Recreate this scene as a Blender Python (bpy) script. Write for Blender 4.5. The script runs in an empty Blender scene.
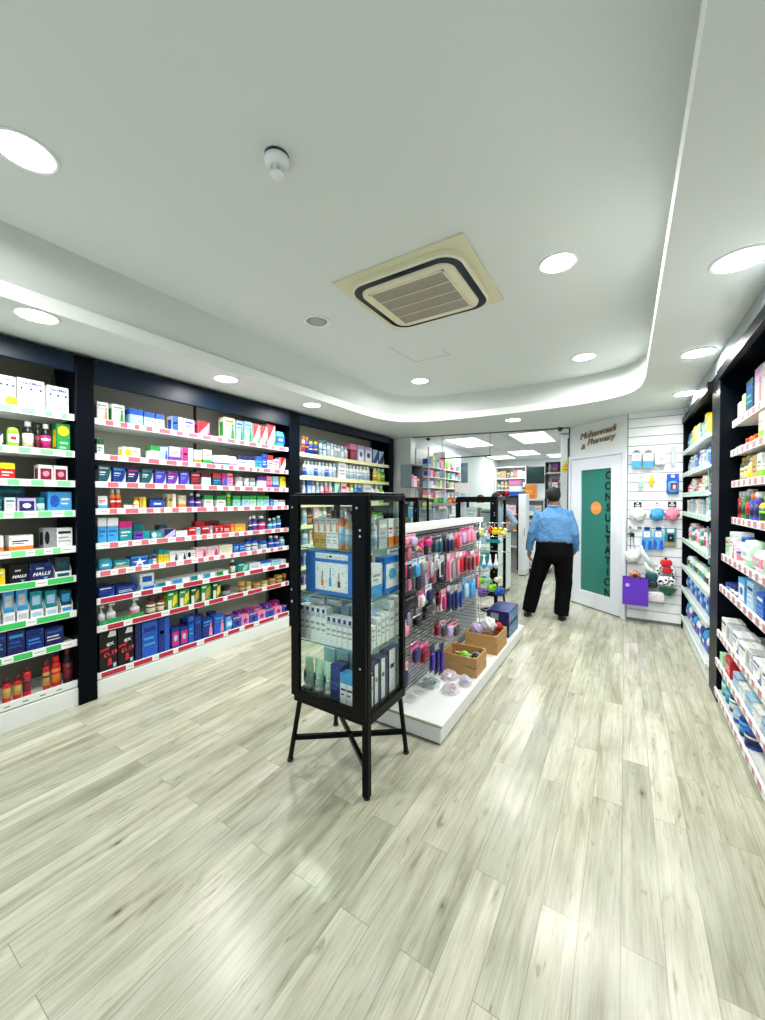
import bpy, bmesh, math, random
from math import sin, cos, pi, radians, sqrt
from mathutils import Vector, Matrix
from mathutils.geometry import tessellate_polygon
random.seed(7)
scene = bpy.context.scene
COL = scene.collection

# ---------- camera measurements: turn a measured image point into a real place on a known plane
FPX = 385.0; EYE = 1.5; YAW = radians(32.2); PIT = radians(0.9); CYP = 506.05   # image row of the optical axis
_F = (-sin(YAW)*cos(PIT), cos(YAW)*cos(PIT), -sin(PIT)); _R = (cos(YAW), sin(YAW), 0.0)
_U = (-sin(YAW)*sin(PIT), cos(YAW)*sin(PIT), cos(PIT))
def on(px, py, axis, v):
    a = (px-382.5)/FPX; b = (CYP-py)/FPX
    d = [_F[i]+a*_R[i]+b*_U[i] for i in range(3)]
    o = (0, 0, EYE); t = (v-o[axis])/d[axis]
    return Vector([o[i]+t*d[i] for i in range(3)])

# ---------- colours
def lin(c):
    return tuple(((x/255)/12.92 if x/255 <= .04045 else ((x/255+.055)/1.055)**2.4) for x in c)
PAL = {
 'white': (240,243,242), 'cream': (235,226,196), 'grey': (150,156,158), 'dark grey': (58,62,66), 'black': (10,10,12),
 'navy': (18,30,92), 'blue': (24,84,190), 'sky blue': (62,160,220), 'pale blue': (168,206,232), 'dark blue': (10,44,130),
 'azure': (22,112,206), 'teal': (20,140,150), 'dark teal': (12,76,92), 'mint': (150,220,190), 'green': (34,150,66), 'lime': (140,214,40),
 'dark green': (16,80,44), 'yellow': (248,220,32), 'gold': (196,160,70), 'orange': (240,130,34), 'red': (206,26,34),
 'maroon': (120,14,40), 'dark red': (92,12,20), 'pink': (240,140,170), 'magenta': (206,30,120), 'purple': (104,44,160),
 'lilac': (200,184,232), 'brown': (92,48,22), 'tan': (190,150,100), 'silver': (190,196,200), 'beige': (214,200,170),
 'pale pink': (246,206,216), 'violet': (72,48,176), 'pale green': (190,232,196), 'pale yellow': (246,238,160),
}
_M = {}
def mat(name, rgb=None, rough=.4, metal=0, emit=0, alpha=1, spec=.5, trans=0, coat=0, ior=1.45, bump=0, bscale=60, linear=None):
    if name in _M: return _M[name]
    m = bpy.data.materials.new(name.replace(' ', '_')); m.use_nodes = True
    nt = m.node_tree; b = nt.nodes['Principled BSDF']
    c = linear if linear else lin(rgb)
    b.inputs['Base Color'].default_value = (*c, 1); b.inputs['Roughness'].default_value = rough
    b.inputs['Metallic'].default_value = metal; b.inputs['Specular IOR Level'].default_value = spec
    b.inputs['IOR'].default_value = ior
    b.inputs['Alpha'].default_value = alpha; b.inputs['Transmission Weight'].default_value = trans
    b.inputs['Coat Weight'].default_value = coat; b.inputs['Coat Roughness'].default_value = .05
    if emit:
        b.inputs['Emission Color'].default_value = (*c, 1); b.inputs['Emission Strength'].default_value = emit
    if bump:
        tc = nt.nodes.new('ShaderNodeTexCoord'); n = nt.nodes.new('ShaderNodeTexNoise'); n.inputs['Scale'].default_value = bscale
        n.inputs['Detail'].default_value = 3
        bp = nt.nodes.new('ShaderNodeBump'); bp.inputs['Strength'].default_value = bump; bp.inputs['Distance'].default_value = .01
        nt.links.new(tc.outputs['Object'], n.inputs['Vector']); nt.links.new(n.outputs['Fac'], bp.inputs['Height'])
        nt.links.new(bp.outputs['Normal'], b.inputs['Normal'])
    _M[name] = m; return m
def pc(name):
    if name == 'clear': return CLEAR
    key='print '+name
    if key in _M: return _M[key]
    m=mat(key, PAL[name], rough=.38); nt=m.node_tree; L=nt.links.new   # small printed marks in the pack's own colours
    tc=nt.nodes.new('ShaderNodeTexCoord'); mp=nt.nodes.new('ShaderNodeMapping'); mp.inputs['Scale'].default_value=(45,45,110); L(tc.outputs['Object'],mp.inputs[0])
    v=nt.nodes.new('ShaderNodeTexNoise'); v.inputs['Scale'].default_value=1; v.inputs['Detail'].default_value=1.5; L(mp.outputs[0],v.inputs['Vector'])
    r=nt.nodes.new('ShaderNodeValToRGB'); r.color_ramp.interpolation='CONSTANT'; r.color_ramp.elements[0].color=(0,0,0,1); r.color_ramp.elements[1].position=.585; r.color_ramp.elements[1].color=(1,1,1,1); L(v.outputs['Fac'],r.inputs[0])
    c=PAL[name]; lum=.3*c[0]+.59*c[1]+.11*c[2]; o=tuple(int(x*.88) for x in c) if lum>170 else tuple(int(x+(255-x)*.17) for x in c)
    if name in('black','dark grey'): o=(26,28,31)
    mx=nt.nodes.new('ShaderNodeMix'); mx.data_type='RGBA'; mx.inputs[6].default_value=(*lin(c),1); mx.inputs[7].default_value=(*lin(o),1); L(r.outputs[0],mx.inputs[0]); L(mx.outputs[2],nt.nodes['Principled BSDF'].inputs['Base Color'])
    return m

BLACK = mat('black navy lacquer', linear=(.0006,.0022,.005), rough=.35, spec=.10, rgb=(0,0,0))
HEADER = mat('navy gloss header', linear=(.0004,.009,.024), rough=.42, spec=.28, rgb=(0,0,0))
CABBLACK = mat('black cabinet steel', linear=(.0008,.0016,.002), rough=.25, spec=.14, rgb=(0,0,0))
BLACKMETAL = mat('black powder metal', linear=(.004,.005,.006), rough=.3, rgb=(0,0,0))
WHITE = mat('white laminate', (236,240,238), rough=.35)
SHELFW = mat('white shelf steel', (236,240,236), rough=.4)
PAINT = mat('white wall paint', (226,232,230), rough=.6, bump=.02, bscale=90)
CEIL = mat('ceiling paint', (217,223,219), rough=.7, bump=.02, bscale=120)
CEILLIP = mat('ceiling gloss trim', (244,248,246), rough=.45)
STEEL = mat('brushed steel', (176,182,184), rough=.3, metal=.9)
CHROME = mat('chrome wire', (205,210,212), rough=.2, metal=1)
GLASSG = None
def glass(name, tint, alpha_mix, rough=0.0):
    m = bpy.data.materials.new(name); m.use_nodes = True; nt = m.node_tree; nt.nodes.clear()
    o = nt.nodes.new('ShaderNodeOutputMaterial'); mx = nt.nodes.new('ShaderNodeMixShader')
    t = nt.nodes.new('ShaderNodeBsdfTransparent'); t.inputs['Color'].default_value = (*tint, 1)
    g = nt.nodes.new('ShaderNodeBsdfGlossy'); g.inputs['Roughness'].default_value = rough+.02
    fr = nt.nodes.new('ShaderNodeFresnel'); fr.inputs['IOR'].default_value = alpha_mix
    geo = nt.nodes.new('ShaderNodeNewGeometry'); mul = nt.nodes.new('ShaderNodeMath'); mul.operation = 'MULTIPLY'
    inv = nt.nodes.new('ShaderNodeMath'); inv.operation = 'SUBTRACT'; inv.inputs[0].default_value = 1
    nt.links.new(geo.outputs['Backfacing'], inv.inputs[1]); nt.links.new(fr.outputs[0], mul.inputs[0]); nt.links.new(inv.outputs[0], mul.inputs[1])
    nt.links.new(mul.outputs[0], mx.inputs[0]); nt.links.new(t.outputs[0], mx.inputs[1]); nt.links.new(g.outputs[0], mx.inputs[2])
    nt.links.new(mx.outputs[0], o.inputs[0]); return m
GLASS = glass('cabinet_glass', (.95,.985,.97), 1.35)
GLASSEDGE = mat('green glass edge', (70,150,130), rough=.2, alpha=.75)
CLEAR = mat('clear plastic', (225,236,240), rough=.12, alpha=.35)

# ---------- mesh builder
class MB:
    def __init__(s): s.v=[]; s.f=[]; s.m=[]; s.mats=[]; s.sm=[]
    def mi(s, m):
        if isinstance(m, str): m = pc(m)
        if m not in s.mats: s.mats.append(m)
        return s.mats.index(m)
    def add(s, vs, fs, m, smooth=False):
        o = len(s.v); s.v += [tuple(x) for x in vs]; k = s.mi(m)
        for f in fs: s.f.append([o+i for i in f]); s.m.append(k); s.sm.append(smooth)
        return s
    def box(s, x0,x1,y0,y1,z0,z1, m):
        vs=[(x0,y0,z0),(x1,y0,z0),(x1,y1,z0),(x0,y1,z0),(x0,y0,z1),(x1,y0,z1),(x1,y1,z1),(x0,y1,z1)]
        return s.add(vs,[(0,3,2,1),(4,5,6,7),(0,1,5,4),(1,2,6,5),(2,3,7,6),(3,0,4,7)],m)
    def poly(s, pts, m): return s.add(pts,[tuple(range(len(pts)))],m)
    def prism(s, pts, ax, t, m):    # pts: 3d outline, extruded by t along axis ax
        n=len(pts); q=[list(p) for p in pts]
        for p in q: p[ax]+=t
        fs=[tuple(range(n)), tuple(range(2*n-1,n-1,-1))]+[(i,(i+1)%n,n+(i+1)%n,n+i) for i in range(n)]
        return s.add(list(pts)+q,fs,m)
    def lathe(s, prof, m, cx=0, cy=0, n=14, sy=1.0, smooth=True):   # prof: [(r,z)]
        vs=[]; fs=[]
        for r,z in prof:
            for i in range(n):
                a=2*pi*i/n; vs.append((cx+r*cos(a),cy+r*sy*sin(a),z))
        for j in range(len(prof)-1):
            for i in range(n):
                k=(i+1)%n; fs.append((j*n+i,j*n+k,(j+1)*n+k,(j+1)*n+i))
        s.add(vs,fs,m,smooth)
        o=len(s.v)-len(vs); k=s.mi(m)
        if prof[0][0]>1e-5: s.f.append([o+i for i in range(n-1,-1,-1)]); s.m.append(k); s.sm.append(False)
        if prof[-1][0]>1e-5: s.f.append([o+(len(prof)-1)*n+i for i in range(n)]); s.m.append(k); s.sm.append(False)
        return s
    def tube(s, pts, r, m, n=8, close=False):
        pts=[Vector(p) for p in pts]; rs=r if isinstance(r,(list,tuple)) else [r]*len(pts)
        vs=[]; fs=[]; up=None
        for i,p in enumerate(pts):
            if close: t=(pts[(i+1)%len(pts)]-pts[i-1]).normalized()
            else: t=(pts[min(i+1,len(pts)-1)]-pts[max(i-1,0)]).normalized()
            if up is None:
                up = Vector((0,0,1)) if abs(t.z)<.9 else Vector((1,0,0))
            a=t.cross(up).normalized(); b=a.cross(t).normalized(); up=b
            for k in range(n):
                g=2*pi*k/n; vs.append(p+a*cos(g)*rs[i]+b*sin(g)*rs[i])
        L=len(pts)
        for j in range(L if close else L-1):
            for k in range(n):
                fs.append((j*n+k,((j+1)%L)*n+k,((j+1)%L)*n+(k+1)%n,j*n+(k+1)%n))
        if not close: fs.append(tuple(range(n-1,-1,-1))); fs.append(tuple((L-1)*n+k for k in range(n)))
        return s.add(vs,fs,m,True)
    def bar(s, a, b, w, h, m):     # square section bar from a to b
        a=Vector(a); b=Vector(b); t=(b-a).normalized()
        up=Vector((0,0,1)) if abs(t.z)<.95 else Vector((0,1,0))
        x=t.cross(up).normalized()*w/2; y=x.cross(t).normalized()*h/2
        vs=[a-x-y,a+x-y,a+x+y,a-x+y,b-x-y,b+x-y,b+x+y,b-x+y]
        return s.add(vs,[(0,3,2,1),(4,5,6,7),(0,1,5,4),(1,2,6,5),(2,3,7,6),(3,0,4,7)],m)
    def pillow(s, w,d,h,m,cz=None,cx=0,cy=None,e=.45,n=12):   # puffed pack, front at y=0
        cz=h/2 if cz is None else cz; cy=d/2 if cy is None else cy
        def P(c,p): return math.copysign(abs(c)**p,c)
        vs=[];fs=[];M=n//2+1
        for j in range(M):
            t=-pi/2+pi*j/(M-1)
            for i in range(n):
                a=2*pi*i/n+pi/n
                vs.append((cx+w/2*P(cos(t),e)*P(cos(a),e),cy+d/2*P(cos(t),e)*P(sin(a),e),cz+h/2*P(sin(t),.8)))
        for j in range(M-1):
            for i in range(n):
                k=(i+1)%n; fs.append((j*n+i,j*n+k,(j+1)*n+k,(j+1)*n+i))
        return s.add(vs,fs,m,True)
    def mesh(s, name):
        me=bpy.data.meshes.new(name); me.from_pydata(s.v,[],s.f)
        for m in s.mats: me.materials.append(m)
        me.polygons.foreach_set('material_index', s.m); me.polygons.foreach_set('use_smooth', s.sm)
        bm=bmesh.new(); bm.from_mesh(me); bmesh.ops.recalc_face_normals(bm, faces=bm.faces); bm.to_mesh(me); bm.free()
        me.update(); return me
    def build(s, name, parent=None, loc=(0,0,0), rz=0, bevel=0):
        o=bpy.data.objects.new(name, s.mesh(name)); COL.objects.link(o); o.location=loc; o.rotation_euler=(0,0,rz)
        if parent: o.parent=parent
        if bevel:
            b=o.modifiers.new('bevel','BEVEL'); b.width=bevel; b.segments=2; b.limit_method='ANGLE'; b.angle_limit=radians(50)
        return o
def tag(o, label=None, cat=None, group=None, kind=None):
    if label: o['label']=label
    if cat: o['category']=cat
    if group: o['group']=group
    if kind: o['kind']=kind
    return o
def empty(name, loc=(0,0,0), rz=0, label=None, cat=None, group=None):
    o=bpy.data.objects.new(name,None); COL.objects.link(o); o.location=loc; o.rotation_euler=(0,0,rz); o.empty_display_size=.1
    return tag(o,label,cat,group)
def copy_tree(o, parent=None):
    c=o.copy(); COL.objects.link(c)
    if parent: c.parent=parent
    for ch in list(o.children): copy_tree(ch,c)
    return c
def struct(o): o['kind']='structure'; return o
def text_mesh(name, body, size, m, parent, loc, rot, shear=0, extrude=.001, align='CENTER', space=1.0, bold=0):
    cu=bpy.data.curves.new(name,'FONT'); cu.body=body; cu.size=size; cu.extrude=extrude; cu.shear=shear
    cu.align_x=align; cu.align_y='CENTER'; cu.space_character=space; cu.offset=bold
    t=bpy.data.objects.new(name+'_c',cu); COL.objects.link(t); bpy.context.view_layer.update()
    me=bpy.data.meshes.new_from_object(t.evaluated_get(bpy.context.evaluated_depsgraph_get()))
    bpy.data.objects.remove(t); bpy.data.curves.remove(cu)
    me.materials.clear(); me.materials.append(m if not isinstance(m,str) else pc(m))
    o=bpy.data.objects.new(name,me); COL.objects.link(o); o.parent=parent; o.location=loc; o.rotation_euler=rot
    return o
ORD=['zeroth','first','second','third','fourth','fifth','sixth','seventh','eighth','ninth','tenth','eleventh','twelfth','thirteenth','fourteenth','fifteenth','sixteenth','seventeenth','eighteenth','nineteenth','twentieth','twenty-first','twenty-second','twenty-third','twenty-fourth','twenty-fifth','twenty-sixth','twenty-seventh','twenty-eighth','twenty-ninth','thirtieth','thirty-first','thirty-second','thirty-third','thirty-fourth','thirty-fifth']
# ---------- products: local frame, front face at y=0 looking to -y, base at z=0
def patches(mb, w, h, base, a, b, design, y=-.0006):
    def R(u0,v0,u1,v1,c):
        mb.poly([(-w/2+u0*w,y,v0*h),(-w/2+u1*w,y,v0*h),(-w/2+u1*w,y,v1*h),(-w/2+u0*w,y,v1*h)],c)
    def P(pts,c,k=1): mb.poly([(-w/2+u*w,y*(1+k),v*h) for u,v in pts],c)
    def E(u,v,ru,rv,c,k=1): P([(u+ru*cos(2*pi*i/12),v+rv*sin(2*pi*i/12)) for i in range(12)],c,k)
    if design=='band': R(0,0,1,.36,a); R(.12,.62,.8,.7,b); R(.12,.5,.6,.55,b)
    elif design=='top': R(0,.68,1,1,a); R(.12,.45,.85,.52,b); R(.12,.3,.6,.35,b)
    elif design=='label': R(.1,.12,.9,.8,a); E(.5,.5,.24,.16,b)
    elif design=='swoosh':
        R(.08,.8,.8,.9,b); P([(1,0),(1,.75),(.9,.4),(.7,.15),(.35,0)],a); R(.1,.6,.6,.66,a); R(.1,.48,.5,.52,a)
    elif design=='diag': P([(0,1),(0,.2),(1,1)],a); P([(.55,.0),(1,.0),(1,.4)],b)
    elif design=='dot': E(.28,.55,.2,.3,a); R(.55,.6,.92,.7,b); R(.55,.4,.85,.47,b)
    elif design=='figure': P([(.6,.08),(.95,.08),(.9,.5),(.78,.62),(.66,.5)],a); E(.78,.66,.09,.1,a,2); R(.1,.8,.85,.88,b); R(.1,.66,.6,.7,b)
    elif design=='split': R(0,0,.55,1,a); R(.1,.55,.45,.65,b)
    elif design=='triple': R(0,.25,.33,.6,a); R(.33,.25,.66,.6,b); R(.66,.25,1,.6,'teal'); R(.1,.75,.7,.82,'grey')
    elif design=='text': R(.1,.72,.9,.84,a); R(.1,.5,.75,.57,b); R(.1,.34,.82,.39,b)
    elif design=='oval': E(.5,.75,.42,.18,a); R(.2,.3,.85,.38,b); R(.2,.15,.7,.22,b)
    elif design=='leaf': P([(.5,.1),(.9,.35),(.95,.85),(.6,.75),(.45,.4)],a); R(.06,.08,.4,.55,b); R(.1,.82,.55,.92,'white')
    elif design=='star': P([(.5,.9),(.6,.6),(.95,.55),(.65,.42),(.75,.1),(.5,.3),(.25,.1),(.35,.42),(.05,.55),(.4,.6)],a); R(0,.86,1,1,b)
def m_carton(w,h,d,base,a,b,design):
    m=MB(); m.box(-w/2,w/2,0,d,0,h,base); patches(m,w,h,base,a,b,design)
    if design in('band','top'):
        z0,z1=(0,.36*h) if design=='band' else (.68*h,h)
        for x in (-w/2-.0005,w/2+.0005): m.poly([(x,0,z0),(x,d,z0),(x,d,z1),(x,0,z1)],a)
    else:
        x=-w/2-.0005; m.poly([(x,d*.2,.2*h),(x,d*.8,.2*h),(x,d*.8,.8*h),(x,d*.2,.8*h)],a if design!='plain' else base)
    if design=='top': m.poly([(-w/2,0,h+.0005),(w/2,0,h+.0005),(w/2,d,h+.0005),(-w/2,d,h+.0005)],a)
    # closing flap seam on top
    m.poly([(-w*.45,d*.48,h+.0007),(w*.45,d*.48,h+.0007),(w*.45,d*.5,h+.0007),(-w*.45,d*.5,h+.0007)],'grey')
    return m
def m_bottle(w,h,d,base,a,b,design):   # a=cap colour, b=label colour
    m=MB(); r=w/2; nr=r*.45
    m.lathe([(r*.92,0),(r,.02*h),(r,.66*h),(r*.85,.74*h),(nr,.80*h),(nr,.84*h)],base,cy=r)
    m.lathe([(nr*1.35,.82*h),(nr*1.35,.985*h),(nr*1.2,h)],a,cy=r)
    m.lathe([(r*1.01,.12*h),(r*1.01,.58*h)],b,cy=r)
    m.lathe([(r*1.02,.38*h),(r*1.02,.46*h)],a,cy=r)
    return m
def m_capbottle(w,h,d,base,a,b,design):   # broad-shouldered shampoo bottle with wide cap
    m=MB(); r=w/2
    m.lathe([(r*.95,0),(r,.03*h),(r,.7*h),(r*.8,.8*h)],base,cy=r,sy=.75)
    m.lathe([(r*.75,.8*h),(r*.72,.98*h),(r*.6,h)],a,cy=r,sy=.75)
    m.lathe([(r*1.01,.15*h),(r*1.01,.6*h)],b,cy=r,sy=.76)
    m.lathe([(r*1.02,.42*h),(r*1.02,.5*h)],a,cy=r,sy=.77)
    return m
def m_pump(w,h,d,base,a,b,design):
    m=MB(); r=w/2
    m.lathe([(r*.9,0),(r,.03*h),(r*.95,.55*h),(r*.4,.66*h)],base,cy=r)
    m.lathe([(r*.42,.64*h),(r*.42,.74*h),(r*.18,.75*h),(r*.18,.9*h)],a,cy=r)
    m.box(-r*.3,r*.8,r*.75,r*1.25,.9*h,h,a); m.lathe([(r*1.01,.12*h),(r*.99,.45*h)],b,cy=r)
    return m
def m_jar(w,h,d,base,a,b,design):
    m=MB(); r=w/2
    m.lathe([(r*.9,0),(r*.96,.05*h),(r*.96,.6*h),(r*.85,.66*h)],base,cy=r)
    m.lathe([(r,.62*h),(r,.96*h),(r*.93,h)],a,cy=r); m.lathe([(r*.975,.15*h),(r*.975,.5*h)],b,cy=r)
    return m
def m_tube(w,h,d,base,a,b,design):    # stands on its cap, crimped flat top
    m=MB(); n=14; vs=[];fs=[]; L=[(.18,.34),(.22,.46),(.6,.36),(.9,.12),(1,.03)]
    for t,k in L:
        wx=w/2*(.8+.2*t)
        for i in range(n):
            g=2*pi*i/n; vs.append((wx*cos(g),w*.4+w*k*sin(g),t*h))
    for j in range(len(L)-1):
        for i in range(n): fs.append((j*n+i,j*n+(i+1)%n,(j+1)*n+(i+1)%n,(j+1)*n+i))
    fs.append(tuple((len(L)-1)*n+i for i in range(n))); m.add(vs,fs,base,True)
    m.lathe([(w*.36,0),(w*.38,.18*h)],a,cy=w*.4)
    patches(m,w*.8,h*.75,base,b,a,'dot',y=w*.0)
    return m
def m_pack(w,h,d,base,a,b,design):    # soft film pack
    m=MB(); m.pillow(w,d,h,base); 
    m.box(-w*.42,w*.42,-.001,d*.3,h*.3,h*.68,a); m.box(-w*.25,w*.2,-.003,d*.2,h*.42,h*.56,b); return m
def m_aero(w,h,d,base,a,b,design):
    m=MB(); r=w/2
    m.lathe([(r*.96,0),(r,.02*h),(r,.74*h),(r*.8,.79*h)],base,cy=r); m.lathe([(r*.82,.78*h),(r*.82,.97*h),(r*.6,h)],a,cy=r)
    m.lathe([(r*1.01,.2*h),(r*1.01,.6*h)],b,cy=r); return m
def m_tray(w,h,d,base,a,b,design):    # open retail tray with cartons standing in it
    m=MB(); t=.002
    m.box(-w/2,w/2,0,d,0,t,base); m.box(-w/2,w/2,0,t,0,h*.35,base); m.box(-w/2,w/2,d-t,d,0,h*.9,base)
    for x in(-1,1): m.prism([(x*w/2,0,0),(x*w/2,d,0),(x*w/2,d,h*.9),(x*w/2,d*.3,h*.7),(x*w/2,0,h*.35)],0,-x*t,base)
    m.box(-w*.44,w*.44,d*.12,d*.9,t,h,a); m.poly([(-w*.3,d*.12-.001,h*.5),(w*.3,d*.12-.001,h*.5),(w*.3,d*.12-.001,h*.85),(-w*.3,d*.12-.001,h*.85)],b)
    m.poly([(-w*.35,-.001,h*.1),(w*.35,-.001,h*.1),(w*.35,-.001,h*.25),(-w*.35,-.001,h*.25)],b)
    return m
def m_hang(w,h,d,base,a,b,design):    # peg card with blister, origin at the bottom; hole at top
    m=MB(); t=.0015
    m.box(-w/2,w/2,d-t,d,0,h,base); m.box(-w*.5,w*.5,d-t*1.6,d-t,h*.8,h*.96,a)
    m.pillow(w*.78,d*.9,h*.68,b,cz=h*.38,cy=d*.45,e=.35); m.box(-w*.12,w*.12,d-t*2,d-t*1.5,h*.88,h*.92,'black'); return m
def m_strip(w,h,d,base,a,b,design):   # long slim card with a brush or file on it
    m=MB(); m.box(-w/2,w/2,d*.7,d*.8,0,h,base); m.box(-w*.5,w*.5,d*.6,d*.7,h*.8,h,a)
    m.pillow(w*.55,d*.7,h*.72,b,cz=h*.4,cy=d*.36,e=.4,n=8); return m
MK=dict(carton=m_carton,bottle=m_bottle,capbottle=m_capbottle,pump=m_pump,jar=m_jar,tube=m_tube,pack=m_pack,aerosol=m_aero,tray=m_tray,hang=m_hang,strip=m_strip)
NOUN=dict(carton='carton',bottle='bottle',capbottle='flat bottle',pump='pump bottle',jar='jar',tube='tube',pack='soft pack',aerosol='spray can',tray='tray pack',hang='hanging pack',strip='hanging card')
NAME=dict(carton='carton',bottle='bottle',capbottle='toiletry_bottle',pump='pump_bottle',jar='jar',tube='cream_tube',pack='soft_pack',aerosol='spray_can',tray='tray_pack',hang='hanging_pack',strip='hanging_card')
CATG=dict(carton='box',bottle='bottle',capbottle='bottle',pump='pump bottle',jar='jar',tube='tube',pack='packet',aerosol='spray can',tray='display box',hang='packet',strip='carded product')
DES=dict(band='{c} with {a} lower band',top='{c} with {a} top',label='{c} with {a} panel',swoosh='{c} with {a} swoosh',diag='{c} with {a} slanted corner',
 dot='{c} with {a} spot',figure='{c} with {a} figure',split='{c} with {a} half',triple='{c} with coloured stripe',text='{c} with {a} print',oval='{c} with {a} oval',
 leaf='{c} with {a} picture',star='{c} with {a} star',plain='plain {c}')
def look(kind,base,a,b,design):
    n=NOUN[kind]
    if kind=='carton':
        s=DES[design].format(c='@',a=a); return s.replace('@',base+' '+n)
    if kind in('bottle','capbottle','pump','jar','aerosol','tube'): return f'{base} {n} with {a} cap' if kind!='jar' else f'{base} {n} with {a} lid'
    if kind=='tray': return f'{a} packs in {base} tray'
    return f'{base} {n} with {a} panel' if kind=='pack' else f'{base} and {a} {n}'
def colour_of(p): return p
_pcache={}
def make_product(kind,w,h,d,base,a,b,design,loc,rz,label,group=None):
    key=(kind,round(w,3),round(h,3),round(d,3),base,a,b,design)
    if key not in _pcache: _pcache[key]=MK[kind](max(w,.006),max(h,.01),d,base,a,b,design).mesh(NAME[kind])
    o=bpy.data.objects.new(NAME[kind],_pcache[key]); COL.objects.link(o); o.location=loc; o.rotation_euler=(0,0,rz)
    return tag(o,label,CATG[kind],group)
KD=dict(c='carton',b='bottle',s='capbottle',p='pump',j='jar',t='tube',k='pack',a='aerosol',y='tray',h='hang',r='strip')
ALLZ=[]
def gap_above(z):
    g=[q-z for zz in ALLZ if any(abs(z-q0)<.002 for q0 in zz) for q in zz if q-z>.05]
    return min(g) if g else .34
def shelf_row(items, z, X, face, shelfname, group, ends='left', dmax=.2):
    """items: (px0, px1, py_top, kind, base, a, b, design[, depth]) measured on the plane x=X; face=+1 looks to +x, -1 to -x"""
    n=len(items); words=[]
    for it in items: words.append(look(KD[it[3]],it[4],it[5],it[6],it[7]))
    for i,it in enumerate(items):
        px0,px1,pt,k,base,a,b,des=it[:8]; pm=(px0+px1)/2
        y0=on(px0,500,0,X).y; y1=on(px1,500,0,X).y
        if y1<y0: y0,y1=y1,y0
        for lo_,hi_ in((1.182,1.292),(3.262,3.445)):
            if X<0 and y0<lo_<y1 and (lo_-y0)>(y1-y0)*.5: y1=lo_-.004
            if X<0 and y0<hi_<y1 and (y1-hi_)>(y1-y0)*.5: y0=hi_+.006
        if X<0: y1=min(y1,5.54); y0=max(y0,-.14)
        if X<0 and 1.17<y1<1.22: y1=1.168
        w=(y1-y0)*.97; zt=on(pm,pt,0,X).z; h=min(max(zt-z,.02),gap_above(z)-.036)
        d=it[8] if len(it)>8 else (.09 if k in 'cy' else (.05 if k in 'hr' else min(.1,w*.6)))
        kk=KD[k]
        if kk in('bottle','pump','jar','aerosol'): w=min(w,.14)
        lab=f'{words[i]}, {ORD[i+1]} from left on {shelfname}'
        make_product(kk,w,h,d,base,a,b,des,(X,(y0+y1)/2,z+.0005),pi/2*face,lab,group)
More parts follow.
